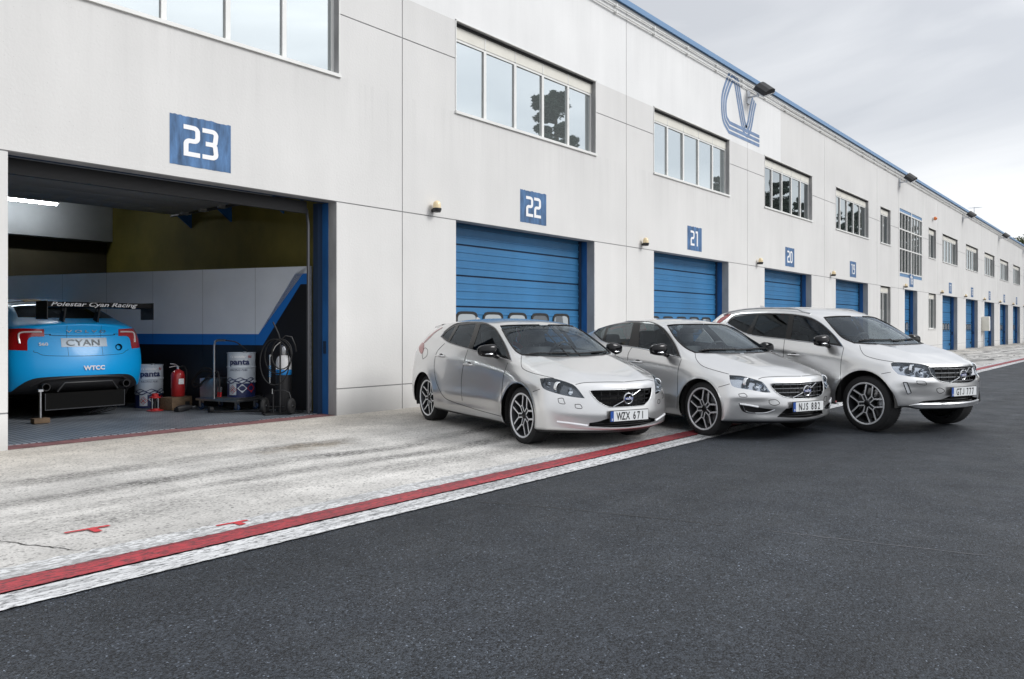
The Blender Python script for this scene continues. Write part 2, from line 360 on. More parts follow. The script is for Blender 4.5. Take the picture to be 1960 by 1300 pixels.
# tyre marks along the lane, broken up
wob = MN('MULTIPLY', MN('SUBTRACT', noise_node(n, l, P, .22, 2), .5, n, l), 1.3, n, l)
yy = MN('ADD', sep.outputs['Y'], wob, n, l)
def band(c, wd, s):
    d = MN('ABSOLUTE', MN('SUBTRACT', yy, c, n, l), None, n, l)
    return MN('MULTIPLY', mrange(n, l, d, wd * .4, wd, 1, 0), s, n, l)
grit = mrange(n, l, noise_node(n, l, P, 24, 6, .75, (.7, 1.5, 1)), .40, .56, 0, 1)
pat = mrange(n, l, noise_node(n, l, P, .5, 4, .6), .38, .6, .12, 1)
bands = MN('ADD', MN('ADD', band(-2.85, .22, .95), band(-3.45, .17, .75), n, l), MN('ADD', band(-3.95, .28, .6), band(-2.0, .25, .7), n, l), n, l)
dark = MN('MULTIPLY', MN('MULTIPLY', bands, grit, n, l), pat, n, l)
# swirling donut marks further down the lane
far = mrange(n, l, sep.outputs['X'], 22, 34, 0, 1)
sw = noise_node(n, l, P, .28, 2, .5, (.7, 1.5, 1), .5, 2.5)
swl = MN('ABSOLUTE', MN('SUBTRACT', sw, .5, n, l), None, n, l)
swd = MN('MULTIPLY', MN('MULTIPLY', mrange(n, l, swl, .012, .035, 1, 0), far, n, l), .75, n, l)
dk = MN('MINIMUM', MN('ADD', dark, swd, n, l), .85, n, l)
inv_ = MN('SUBTRACT', 1.0, dk, n, l)
f1 = MN('MULTIPLY', MN('MULTIPLY', fine, spk, n, l), MN('MULTIPLY', mid, stain, n, l), n, l); f2 = MN('MULTIPLY', f1, inv_, n, l)
tint = n.new('ShaderNodeMixRGB'); tint.inputs[1].default_value = (.58, .54, .48, 1); tint.inputs[2].default_value = (.64, .625, .60, 1)
l.new(mrange(n, l, sep.outputs['Y'], -.4, -2.4, 0, 1), tint.inputs[0])
# brown oil stain
dx = MN('MULTIPLY', MN('SUBTRACT', sep.outputs['X'], 5.3, n, l), 1.0, n, l); dy = MN('MULTIPLY', MN('ADD', sep.outputs['Y'], 2.25, n, l), 2.2, n, l)
rr = MN('SQRT', MN('ADD', MN('MULTIPLY', dx, dx, n, l), MN('MULTIPLY', dy, dy, n, l), n, l), None, n, l)
rr = MN('ADD', rr, MN('MULTIPLY', MN('SUBTRACT', noise_node(n, l, P, 5, 5), .5, n, l), 1.6, n, l), n, l)
oil = n.new('ShaderNodeMixRGB'); oil.inputs[2].default_value = (.26, .2, .12, 1); l.new(mrange(n, l, rr, .1, .75, .6, 0), oil.inputs[0]); l.new(tint.outputs[0], oil.inputs[1])
sc_ = n.new('ShaderNodeVectorMath'); sc_.operation = 'SCALE'; l.new(oil.outputs[0], sc_.inputs[0]); l.new(f2, sc_.inputs['Scale']); l.new(sc_.outputs[0], b.inputs['Base Color'])
bu = n.new('ShaderNodeBump'); bu.inputs['Strength'].default_value = .6; bu.inputs['Distance'].default_value = .004; l.new(noise_node(n, l, P, 70, 5, .7), bu.inputs['Height']); l.new(bu.outputs[0], b.inputs['Normal'])
M['apron'] = m
ground_sheet('concrete_pavement', -30, 200, -5.0, .42, 0.0, m)
def crack(pts, wd, z=.0035):
    b_ = MB(); L_ = []; Rr = []
    P0 = [Vector((x, y, z)) for x, y in pts]; Q = []
    for i in range(len(P0) - 1):
        for k in range(14):
            t = k / 14; p = P0[i].lerp(P0[i + 1], t) + Vector((random.uniform(-1, 1), random.uniform(-1, 1), 0)) * .010; Q.append(p)
    for i, p in enumerate(Q):
        d = (Q[min(i + 1, len(Q) - 1)] - Q[max(i - 1, 0)]).normalized(); nn = Vector((-d.y, d.x, 0)) * wd * random.uniform(.4, 1); L_.append(p + nn); Rr.append(p - nn)
    k = len(Q); b_.add(L_ + Rr, [(i, i + 1, k + i + 1, k + i) for i in range(k - 1)]); return b_
M['crack'] = mat('crack_dark', (.05, .048, .045), .95)
o = crack([(1.2, -3.2), (1.62, -3.75), (1.8, -4.3), (1.95, -4.66)], .006).build('pavement_crack', M['crack'], recalc=False); tag(o, kind='structure')
o = crack([(4.45, -5.55), (4.65, -6.1), (5.0, -7.4)], .005, -.008).build('asphalt_crack', M['crack'], recalc=False); tag(o, kind='structure')
o = crack([(5.02, -7.6), (5.15, -8.2), (5.32, -8.95)], .005, -.008).build('asphalt_crack', mat('crack_pale', (.14, .14, .15), .95), recalc=False); tag(o, kind='structure')

def worn_paint(name, col, wear, dark, seed, drk=(.045, .045, .05)):
    m = mat(name, col, .6); n, l, b = nodes(m); g = n.new('ShaderNodeNewGeometry'); P = g.outputs['Position']
    lowf = MN('MULTIPLY', MN('SUBTRACT', noise_node(n, l, P, .45 + seed * .05, 3, .6, (.6, 1, 1)), .5, n, l), .45, n, l)
    a = mrange(n, l, noise_node(n, l, P, 26 + seed, 6, .75, (.5, 1.4, 1)), wear - .05, wear + .05, 0, 1)       # chips
    strk = mrange(n, l, MN('ADD', lowf, noise_node(n, l, P, 1.6 + seed * .1, 8, .78, (.16, 6.0, 1)), n, l), dark - .04, dark + .10, 0, 1)       # rubber streaks
    grit = mrange(n, l, noise_node(n, l, P, 40, 4, .7, (.4, 1.2, 1)), .38, .58, .1, 1)
    st = MN('MULTIPLY', strk, grit, n, l)
    mm = MN('MAXIMUM', st, MN('SUBTRACT', 1.0, a, n, l), n, l)
    mx = n.new('ShaderNodeMixRGB'); mx.inputs[1].default_value = (*col, 1); mx.inputs[2].default_value = (*drk, 1); l.new(MN('MULTIPLY', mm, .85, n, l), mx.inputs[0])
    vv = mrange(n, l, noise_node(n, l, P, 3, 5), .3, .7, .85, 1.12); sc_ = n.new('ShaderNodeVectorMath'); sc_.operation = 'SCALE'; l.new(mx.outputs[0], sc_.inputs[0]); l.new(vv, sc_.inputs['Scale']); l.new(sc_.outputs[0], b.inputs['Base Color'])
    bu = n.new('ShaderNodeBump'); bu.inputs['Strength'].default_value = .5; bu.inputs['Distance'].default_value = .003; l.new(noise_node(n, l, P, 80, 5, .7), bu.inputs['Height']); l.new(bu.outputs[0], b.inputs['Normal'])
    return m
def edge_sheet(name, x0, x1, ya, yb, z, m, jit=.005):
    """long painted stripe with slightly uneven edges"""
    xs = list(np.arange(x0 + 29, min(x1, 16), .03)) + list(np.arange(16, x1, 1.0)) + [x1]; b_ = MB(); A = []; B = []
    for x in xs: A.append((x, ya + random.uniform(-jit, jit), z)); B.append((x, yb + random.uniform(-jit, jit), z))
    k = len(xs); b_.add(A + B, [(i, i + 1, k + i + 1, k + i) for i in range(k - 1)]); o = b_.build(name, m, recalc=False); tag(o, kind='structure'); return o
edge_sheet('white_line', -30, 200, -5.40, -5.155, -.003, worn_paint('white_line_paint', (.74, .75, .76), .455, .50, 0))
edge_sheet('red_line', -30, 200, -5.15, -4.925, .004, worn_paint('red_line_paint', (.46, .05, .064), .468, .470, 3, (.055, .03, .035)))
edge_sheet('worn_white_line', -30, 200, -4.925, -4.70, .004, worn_paint('old_white_paint', (.76, .77, .78), .495, .47, 6, (.22, .22, .22)), .015)
# small red T marks
mk = mat('red_mark_paint', (.55, .05, .06), .7, noise=(20, .25))
for (cx, cy, sc2) in ((2.17, -4.18, 1.0), (2.86, -4.76, .8)):
    b_ = MB(); z = .008
    b_.add([(cx - .13 * sc2, cy - .010, z), (cx + .14 * sc2, cy - .035, z), (cx + .14 * sc2, cy, z), (cx - .13 * sc2, cy + .02, z)], [(0, 1, 2, 3)])
    b_.add([(cx + .0, cy - .13 * sc2, z + .001), (cx + .05, cy - .13 * sc2, z + .001), (cx + .05, cy - .01, z + .001), (cx + .0, cy - .01, z + .001)], [(0, 1, 2, 3)])
    o = b_.build('red_floor_mark', mk, recalc=False); tag(o, kind='structure')
# red-brown threshold strip and grey garage tiles
ground_sheet('threshold_strip', 2.2, 7.44, .02, .46, .004, mat('threshold_paint', (.22, .10, .10), .8, noise=(6, .35)))
m = mat('garage_tile', (.13, .15, .18), .45); n, l, b = nodes(m); g = n.new('ShaderNodeNewGeometry')
br = n.new('ShaderNodeTexBrick'); br.offset = 0; br.inputs['Scale'].default_value = 1.0; br.inputs['Mortar Size'].default_value = .012; br.inputs['Brick Width'].default_value = .075; br.inputs['Row Height'].default_value = .075
br.inputs['Color1'].default_value = (.26, .285, .31, 1); br.inputs['Color2'].default_value = (.23, .255, .28, 1); br.inputs['Mortar'].default_value = (.05, .055, .07, 1)
l.new(g.outputs['Position'], br.inputs['Vector'])
sc_ = n.new('ShaderNodeVectorMath'); sc_.operation = 'SCALE'; l.new(br.outputs[0], sc_.inputs[0]); l.new(mrange(n, l, noise_node(n, l, g.outputs['Position'], 1.5, 5), .3, .7, .75, 1.25), sc_.inputs['Scale']); l.new(sc_.outputs[0], b.inputs['Base Color'])
b_ = MB()
for i in range(14):          # interlocking tiles with a slightly ragged front edge
    x0 = 1.9 + i * .4; b_.box(x0, x0 + .398, .30 + (i % 2) * .04 + random.uniform(0, .02), 8.0, .001, .012)
o = b_.build('garage_floor', m); tag(o, kind='structure')

# ------------------------------------------------------------------ pit building
BLD = empty('pit_building', (0, 0, 0)); tag(BLD, 'long grey concrete pit building with numbered blue garage doors and blue roof edge', 'building')
DOORS = [(3.05, 7.43, 23), (10.03, 14.43, 22), (17.05, 21.38, 21), (24.04, 28.36, 20), (31.06, 35.38, 19), (41.6, 44.2, 18),
         (50.2, 54.5, 17), (57.2, 61.5, 16), (64.1, 68.4, 15), (71.1, 75.4, 14), (78.1, 82.4, 13), (85.1, 89.4, 12), (92.1, 96.4, 11), (99.1, 103.4, 10)]
XEND = 110.0
UPW = [(a, b2) for a, b2, k in DOORS if k != 18]
OPEN = [(a, b2, 0, 3.23) for a, b2, k in DOORS] + [(a, b2 + .04, 5.15, 6.75) for a, b2 in UPW]
SMALLW = [(37.28, 38.97), (46.7, 48.5)]
OPEN += [(a, b2, 5.15, 6.75) for a, b2 in SMALLW] + [(a, b2, 1.30, 3.23) for a, b2 in SMALLW] + [(40.5, 45.28, 3.82, 7.08)]
JX = [-6, 1.76, 8.76, 15.76, 22.72, 29.75, 36.75, 40.42, 45.42, 48.95, 55.92, 62.95, 69.9, 76.9, 83.9, 90.9, 97.9, 104.9, XEND]
JZ = [0, .40, 3.23, 6.08, 8.80]
def cells(x0, x1, z0, z1, ops):
    """rectangles covering [x0,x1]x[z0,z1] minus the openings"""
    ops = [o_ for o_ in ops if o_[0] < x1 and o_[1] > x0 and o_[2] < z1 and o_[3] > z0]
    if not ops: return [(x0, x1, z0, z1)]
    xs = sorted({x0, x1} | {min(max(v, x0), x1) for o_ in ops for v in o_[:2]}); res = []
    for a, b2 in zip(xs, xs[1:]):
        mid = (a + b2) / 2; zz = [z0]
        ints = sorted((max(o_[2], z0), min(o_[3], z1)) for o_ in ops if o_[0] < mid < o_[1])
        z = z0
        for c, d in ints:
            if c > z: res.append((a, b2, z, c))
            z = max(z, d)
        if z < z1: res.append((a, b2, z, z1))
    return res
pan = MB(); core = MB(); GAP = .009
for i in range(len(JX) - 1):
    for k in range(len(JZ) - 1):
        gx = GAP; a, b2 = JX[i] + gx, JX[i + 1] - gx; c, d = JZ[k] + (GAP if k else 0), JZ[k + 1] - GAP
        for q in cells(a, b2, c, d, OPEN):
            vs = [(q[0], 0, q[2]), (q[1], 0, q[2]), (q[1], 0, q[3]), (q[0], 0, q[3]), (q[0], .016, q[2]), (q[1], .016, q[2]), (q[1], .016, q[3]), (q[0], .016, q[3])]
            pan.add(vs, [(0, 1, 2, 3), (0, 4, 5, 1), (1, 5, 6, 2), (2, 6, 7, 3), (3, 7, 4, 0)])
for q in cells(JX[0], XEND, 0, 8.80, OPEN): core.box(q[0], q[1], .014, .20, q[2], q[3])
pan.build('wall_panels', M['wall'], BLD, recalc=False)
core.build('wall_core', M['rawconcrete'], BLD)
b_ = MB(); b_.box(JX[0], 3.0, .2, 9, 4.35, 8.7); b_.box(7.62, XEND, .45, 9, 0, 8.7); b_.box(3.0, 7.62, .21, 9, 4.35, 8.7); b_.build('inner_mass', M['darkwall'], BLD)
b_ = MB(); b_.box(JX[0] - .1, XEND + .1, -.07, .35, 8.80, 8.93); b_.box(JX[0], XEND, -.02, 9.1, 8.70, 8.79, 1); b_.build('roof_edge', [M['copingblue'], M['roof']], BLD)
for zc in (8.67, 8.52):
    b_ = MB(); pts = []
    x = -4.0
    while x < XEND:
        pts.append((x, -.05, zc + random.uniform(-.008, .008))); x += 1.75
    b_.tube(pts, .022, 6)
    for p in pts[::1]: b_.box(p[0] - .02, p[0] + .02, -.075, 0, p[2] - .03, p[2] + .03)
    b_.build('conduit', M['white'], BLD)

def window(x0, x1, z0, z1, n_, pane, shutter=.30, name='window'):
    fr = MB(); d0, d1 = .11, .16; F_ = .05
    zt = z1 - shutter
    x0 += .003; x1 -= .003; fr.box(x0, x1, d0, d1, z0 + .009, z0 + F_); fr.box(x0, x0 + F_, d0, d1, z0 + F_, zt); fr.box(x1 - F_, x1, d0, d1, z0 + F_, zt); fr.box(x0, x1, d0, d1, zt, zt + .045)
    wd = (x1 - x0) / n_
    for i in range(1, n_): xx = x0 + i * wd; fr.box(xx - .035, xx + .035, d0 - .01, d1, z0 + F_, zt)
    fr.box(x0 - .03, x1 + .03, -.035, d0, z0 - .04, z0 + .008)            # sill
    fr.box(x0 - .022, x0 - .002, -.012, -.001, z0, z1 + .02); fr.box(x1 + .002, x1 + .022, -.012, -.001, z0, z1 + .02); fr.box(x0 - .022, x1 + .022, -.012, -.001, z1 + .002, z1 + .022)
    o = fr.build(name, M['white'], BLD)
    p = MB()
    for i in range(n_):
        a, b2 = x0 + i * wd + .04, x0 + (i + 1) * wd - .04; tl = random.uniform(-.004, .004); tz = random.uniform(-.004, .004)
        p.add([(a, .135 + tl, z0 + F_), (b2, .135 - tl, z0 + F_), (b2, .135 - tl + tz, zt), (a, .135 + tl + tz, zt)], [(0, 1, 2, 3)])
    p.build('pane', pane, o, recalc=False)
    s_ = MB(); zb = zt + .045
    s_.box(x0 + .002, x1 - .002, .10, .17, zb, z1 - .045)
    for i in range(1, n_): xx = x0 + i * wd; s_.box(xx - .012, xx + .012, .094, .12, zb, z1 - .045, 1)
    s_.build('shutter_box', [M['cream'], M['white']], o)
    if x0 < 36:
        for i in range(n_): k = MB(); xx = x0 + (i + .85) * wd; k.box(xx - .03, xx + .03, d0 - .004, d0 + .002, z0 + .012, z0 + .03); k.build('drain_slot', M['black'], o)
    k = MB(); k.box(x0, x1, .07, .195, z1 - .043, z1 - .004); k.build('shutter_gap_shade', M['black'], o)  # black box paints the shade in the gap above the shutter
    return o
for i, (a, b2) in enumerate(UPW): window(a, b2 + .04, 5.15, 6.75, 5, M['pane_pale'] if i < 3 else M['pane_dark'])
for a, b2 in SMALLW:
    window(a, b2, 5.15, 6.75, 2, M['pane_dark']); window(a, b2, 1.30, 3.23, 2, M['pane_dark'])
# tall stair window
fr = MB(); x0, x1, z0, z1 = 40.5, 45.28, 3.82, 7.08
fr.box(x0, x1, .02, .07, z0, z0 + .16, 1); fr.box(x0, x1, .02, .07, z1 - .16, z1, 1)
for zz in (z0 + .16, z0 + 1.30, z0 + 2.25, z1 - .21): fr.box(x0, x1, .0, .06, zz, zz + .06)
for xx in (x0, (x0 + x1) / 2, x1 - .12): fr.box(xx, xx + .12, -.01, .07, z0, z1)
for half in (0, 1):
    for i in (1, 2, 3): xx = x0 + .06 + half * (x1 - x0) / 2 + i * (x1 - x0) / 8; fr.box(xx - .03, xx + .03, .01, .05, z0 + .16, z1 - .16)
o = fr.build('stair_window', [M['white'], M['copingblue']], BLD); p = MB(); p.add([(x0, .045, z0), (x1, .045, z0), (x1, .045, z1), (x0, .045, z1)], [(0, 1, 2, 3)]); p.build('pane', M['pane_dark'], o, recalc=False)

# doors
def door_profile(): 
    pr = []; z = 0.03; sec = .571
    for s_ in range(6):
        zb = s_ * sec + .02; zt = min((s_ + 1) * sec - .006, 3.40)
        pr.append((zb, .40)); pr.append((zb + .004, .372))
        for r_ in range(1, 4):
            zz = zb + r_ * (sec / 4); 
            if zz + .03 < zt: pr += [(zz - .022, .370), (zz - .012, .358), (zz + .012, .358), (zz + .022, .372)]
        pr.append((zt - .004, .372)); pr.append((zt, .40))
    return pr
def sectional_door(x0, x1, num, has_win=True):
    pr = door_profile(); b_ = MB(); vs = []
    for z, y in pr: vs += [(x0, y, z), (x1, y, z)]
    fs = [(2 * i, 2 * i + 1, 2 * i + 3, 2 * i + 2) for i in range(len(pr) - 1)]
    b_.add(vs, fs); b_.box(x0, x1, .398, .42, 0, 3.4, 1)
    o = b_.build('garage_door', [M['doorblue'], M['doorjoint']], BLD, recalc=False)
    if num: o['label'] = 'closed blue sectional garage door under number %d' % num
    nw = 5 if x1 - x0 > 3 else 3; sp_ = .745; cx = (x0 + x1) / 2 - .04
    for i in range(nw):
        xc = cx + (i - (nw - 1) / 2) * sp_
        wm = MB(); out_ = []; inn = []
        for k in range(24):
            a = 2 * PI * k / 24; ca, sa = math.cos(a), math.sin(a); e = .45
            ux = math.copysign(abs(ca) ** e, ca); uz = math.copysign(abs(sa) ** e, sa)
            out_.append((xc + ux * .30, .350, 1.42 + uz * .215)); inn.append((xc + ux * .255, .350, 1.42 + uz * .165))
        back = [(x, .366, z) for x, y, z in out_]
        wm.add(out_ + inn + back, [(k, (k + 1) % 24, 24 + (k + 1) % 24, 24 + k) for k in range(24)] + [(k, 48 + k, 48 + (k + 1) % 24, (k + 1) % 24) for k in range(24)])
        wm.add([(x, .356, z) for x, y, z in inn], [tuple(range(24))], 1)
        wm.build('door_window', [M['black'], M['doorpane']], o, recalc=False)
    h = MB(); h.box(x1 - .55, x1 - .45, .33, .36, .28, .42); h.build('handle', M['blackplastic'], o)
    return o
M['doorpane'] = pane_mat('door_pane', (.20, .22, .24), .3)
def jambs(x0, x1):
    b_ = MB()
    b_.box(x1 - .003, x1 + .12, .202, .46, 0, 3.23); b_.box(x0 - .12, x0 + .003, .202, .46, 0, 3.23)
    b_.box(x1 - .09, x1 - .003, .345, .46, 0, 3.23, 1)
    b_.box(x0 - .12, x1 + .12, .202, .30, 3.232, 3.42, 1)
    b_.box(x1 - .018, x1 - .004, .25, .31, .93, 1.12, 1)
    b_.build('door_frame', [M['jambblue'], M['doorjoint']], BLD)
for a, b2, k in DOORS:
    jambs(a, b2)
    if k != 23: sectional_door(a, b2, k)
# numbers painted above the doors
def strokes(ch):
    S = .25
    arc = lambda cx, cy, r, a0, a1, n_=5: [(cx + r * math.cos(R(a0 + (a1 - a0) * i / n_)), cy + r * math.sin(R(a0 + (a1 - a0) * i / n_))) for i in range(n_ + 1)]
    r = .12; W_, H_ = .5, 1.0; t = .075
    A = {'0': [arc(r + t, 1 - t - r, r, 180, 90) + arc(W_ - t - r, 1 - t - r, r, 90, 0) + arc(W_ - t - r, t + r, r, 0, -90) + arc(t + r, t + r, r, -90, -180) + [(t, 1 - t - r)]],
         '1': [[(.08, 1 - t), (.30, 1 - t), (.30, 0)]],
         '2': [[(0, 1 - t)] + arc(W_ - t - r, 1 - t - r, r, 90, 0) + arc(W_ - t - r, .5 + r, r, 0, -90) + arc(t + r, .5 - r, r, 90, 180) + [(t, t), (W_, t)]],
         '3': [[(0, 1 - t)] + arc(W_ - t - r, 1 - t - r, r, 90, 0) + arc(W_ - t - r, .5 + r * .8, r * .8, 0, -90) + [(.1, .5)], [(.1, .499)] + arc(W_ - t - r, .5 - r * .8, r * .8, 90, 0) + arc(W_ - t - r, t + r, r, 0, -90) + [(0, t)]],
         '4': [[(t, 1), (t, .42), (W_, .42)], [(W_ - t, 1), (W_ - t, 0)]],
         '5': [[(W_, 1 - t), (t, 1 - t), (t, .55), (W_ - t - r, .55)] + arc(W_ - t - r, .55 - r, r, 90, 0) + arc(W_ - t - r, t + r, r, 0, -90) + [(0, t)]],
         '6': [[(W_, 1 - t)] + arc(t + r, 1 - t - r, r, 90, 180) + arc(t + r, t + r, r, 180, 270) + arc(W_ - t - r, t + r, r, -90, 0) + arc(W_ - t - r, .53 - r, r, 0, 90) + [(t, .53)]],
         '7': [[(0, 1 - t), (W_ - t, 1 - t), (.2, 0)]],
         '9': [[(W_ - t, .5), (t + r, .5)] + arc(t + r, .5 + r, r, 270, 180) + arc(t + r, 1 - t - r, r, 180, 90) + arc(W_ - t - r, 1 - t - r, r, 90, 0) + arc(W_ - t - r, t + r, r, 0, -90) + [(0, t)]]}
    A['8'] = A['0'] + [[(t, .5), (W_ - t, .5)]]
    return A[ch]
def ribbon(b_, pts, wd, to3, mi=0):
    """flat stroke of width wd along 2D pts; to3 maps (x,y) to space"""
    P = [Vector(p) for p in pts if True]; Q = [P[0]]
    for p in P[1:]:
        if (p - Q[-1]).length > 1e-5: Q.append(p)
    L_ = []; R_ = []
    for i, p in enumerate(Q):
        d0 = (p - Q[i - 1]).normalized() if i else None; d1 = (Q[i + 1] - p).normalized() if i < len(Q) - 1 else None
        if d0 is None: d0 = d1
        if d1 is None: d1 = d0
        n0 = Vector((-d0.y, d0.x)); n1 = Vector((-d1.y, d1.x)); nn = n0 + n1
        nn = nn.normalized() if nn.length > 1e-5 else n0; k = 1 / max(.55, nn.dot(n0)); L_.append(p + nn * wd / 2 * k); R_.append(p - nn * wd / 2 * k)
    k = len(Q); b_.add([to3(p) for p in L_ + R_], [(i, i + 1, k + i + 1, k + i) for i in range(k - 1)], mi)
for a, b2, num in DOORS:
    cx = (a + b2) / 2 + .02; x0, x1 = cx - .42, cx + .42; z0, z1 = 3.39, 4.025
    b_ = MB(); nx_ = 24
    T_ = [(x0 + (x1 - x0) * i / nx_, -.003, z1 + random.uniform(-.008, .008)) for i in range(nx_ + 1)]; B_ = [(p[0], -.003, z0 + random.uniform(-.003, .003)) for p in T_]
    b_.add(B_ + T_, [(i, i + 1, nx_ + 2 + i, nx_ + 1 + i) for i in range(nx_)])
    o = b_.build('number_panel', M['signblue'], BLD, recalc=False); o['label'] = 'faded blue painted square with white number %d' % num
    d = MB(); hgt = .40; zb = (z0 + z1) / 2 - hgt / 2 + .01; st = str(num); adv = .255
    for i, ch in enumerate(st):
        xo = cx - adv * len(st) / 2 + i * adv + .015
        for s_ in strokes(ch): ribbon(d, s_, .145, lambda p, xo=xo, zb=zb, q_=[s_ is strokes]: (xo + p.x * hgt * 1.12, -.006 - .0008 * (s_[0][1] < .6), zb + p.y * hgt))
    d.build('digits', M['letter_white'], o, recalc=False)
# striped circuit emblem painted high on the wall
lg = MB()
def off(pts, d):
    Q = [Vector(p) for p in pts]; o_ = []
    for i, p in enumerate(Q):
        t = (Q[min(i + 1, len(Q) - 1)] - Q[max(i - 1, 0)]).normalized(); o_.append(tuple(p + Vector((-t.y, t.x)) * d))
    return o_
main = smoothpoly([(21.25, 7.19), (21.1, 7.35), (21.05, 7.65), (21.12, 8.0), (21.5, 8.55), (21.72, 8.66), (21.92, 8.52), (22.15, 7.98), (22.4, 7.45), (22.62, 7.24), (22.85, 7.45), (23.05, 7.95), (23.22, 8.3)], 5, closed=False)
for k in (-1, 0, 1):
    ribbon(lg, [(23.62, 7.12 + k * .14)] + [(21.42 + (k) * .03, 7.12 + k * .14)] + off(main, -k * .135)[2:], .095, lambda p: (p.x, -.004 - .0008 * (p.x > 21.5), p.y))
o = lg.build('painted_emblem', M['logoblue'], BLD, recalc=False)

# ------------------------------------------------------------------ lamps on the facade
def wall_lamp():
    root = empty('wall_lamp'); tag(root, 'x', 'lamp', 'beacon lamps beside the garage doors')
    b_ = MB(); b_.lathe([(0.0, -.05), (.09, -.05), (.115, .0), (.115, .035), (0, .035)], 20, M=Matrix.Translation((0, -.16, 0))); b_.bbox(-.04, .04, -.1, 0, -.04, .03, .01); b_.build('base', M['blackplastic'], root)
    g_ = MB(); g_.lathe([(.10, .035), (.10, .11), (.092, .15), (.07, .185), (.035, .205), (0, .21)], 20, M=Matrix.Translation((0, -.16, 0))); g_.build('globe', M['amber'], root)
    return root
WL = wall_lamp()
for i, (a, b2, k) in enumerate(DOORS[1:]):
    o = WL if i == 0 else copy_tree(WL)
    o.location = (a - .58 if k != 18 else a - .2, 0, 3.33); o.scale = (.68, .68, .76)
    o['label'] = 'amber glass beacon on black base left of blue door %d' % k
def flood():
    root = empty('floodlight'); tag(root, 'x', 'floodlight', 'floodlights along the roof edge')
    b_ = MB(); b_.box(-.10, .10, -.03, 0, -.22, .18); b_.tube([(0, -.02, -.02), (0, -.30, -.02)], .03, 8); b_.tube([(0, -.30, -.05), (.0, -.32, .06)], .045, 8); b_.build('bracket', M['galv'], root)
    Mx = Matrix.Translation((.12, -.46, .16)) @ Matrix.Rotation(R(40), 4, 'X') @ Matrix.Rotation(R(-28), 4, 'Y') @ Matrix.Scale(.86, 4)
    h = MB(); prof = [(-.30, -.05), (-.24, .09), (-.08, .155), (.12, .15), (.26, .09), (.32, -.05)]
    h.prism([(x, y) for x, y in prof], -.24, .24, Mx @ Matrix.Rotation(R(90), 4, 'X') ); h.build('housing', M['blackplastic'], root)
    g_ = MB(); g_.bbox(-.31, .33, -.25, .25, -.085, -.052, .01, M=Mx); g_.bbox(-.24, .26, -.19, .19, -.095, -.08, .005, mi=1, M=Mx); g_.build('front_glass', [M['galv'], M['reflector']], root)
    return root
FL = flood()
for i, (x, nm) in enumerate(((22.75, 'above the striped emblem'), (40.6, 'above the tall stair window'), (56.2, 'between the doors 17 and 16, third from the front'), (70.55, 'fourth from the front, before the far trees'), (84.4, 'farthest visible, at the right picture edge'))):
    o = FL if i == 0 else copy_tree(FL); o.location = (x, 0, 8.30); o['label'] = 'black floodlight on roof edge ' + nm
b_ = MB(); b_.lathe([(.07, 0), (.07, .05), (0, .05)], 14); b_.build
root = empty('orange_beacon', (47.7, 0, 7.32)); tag(root, 'small orange beacon high on the wall right of the stair window', 'beacon lamp')
b_ = MB(); b_.lathe([(0, 0), (.10, 0), (.10, .07), (0, .07)], 14, M=Matrix.Rotation(R(90), 4, 'X')); b_.build('base', M['white'], root)
b_ = MB(); b_.sphere((0, -.13, 0), .10, n=12); b_.build('lens', M['orange'], root)
root = empty('antenna', (62.0, .3, 8.9)); tag(root, 'thin television antenna standing above the far roof edge', 'antenna')
b_ = MB(); b_.tube([(0, 0, -.05), (0, 0, .8)], .02, 6); b_.build('mast', M['galv'], root)
b_ = MB(); b_.tube([(-1.0, 0, .62), (2.0, 0, 1.0)], .014, 6)
for i in range(7): b_.tube([(-.8 + i * .4, -.25, .65 + i * .05), (-.8 + i * .4, .25, .65 + i * .05)], .008, 5)
b_.build('boom', M['galv'], root)
root = empty('electrical_cabinet', (63.2, 0, 0)); tag(root, 'pale electrical cabinet mounted on the pillar before door 15', 'cabinet')
b_ = MB(); b_.bbox(-.28, .28, -.45, -.001, 1.15, 2.15, .03); b_.build('housing', M['cream'], root)
b_ = MB(); b_.tube([(-.1, -.1, 1.15), (-.1, -.1, .0)], .03, 8); b_.tube([(.1, -.1, 1.15), (.1, -.1, 0)], .03, 8); b_.build('conduit', M['galv'], root)
b_ = MB(); b_.box(-.2, .2, -.462, -.452, 1.3, 1.9); b_.build('door_panel', M['white'], root)
# ------------------------------------------------------------------ the open garage 23
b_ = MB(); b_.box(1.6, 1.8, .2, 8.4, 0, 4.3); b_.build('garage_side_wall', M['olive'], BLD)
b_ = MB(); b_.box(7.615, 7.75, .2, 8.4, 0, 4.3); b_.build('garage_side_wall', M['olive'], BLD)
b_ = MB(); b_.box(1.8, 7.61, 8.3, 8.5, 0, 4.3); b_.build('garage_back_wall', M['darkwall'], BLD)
b_ = MB(); b_.box(1.8, 7.61, 8.0, 8.29, 3.2, 4.3); b_.build('ceiling_beam', M['greywall'], BLD)
b_ = MB(); b_.box(1.8, 7.61, .21, 8.3, 4.2, 4.34); b_.build('garage_ceiling', M['greywall'], BLD)
b_ = MB(); b_.box(1.8, 7.6, .2, 8.3, -.2, -.001); o = b_.build('garage_floor_slab', M['rawconcrete']); tag(o, kind='structure')
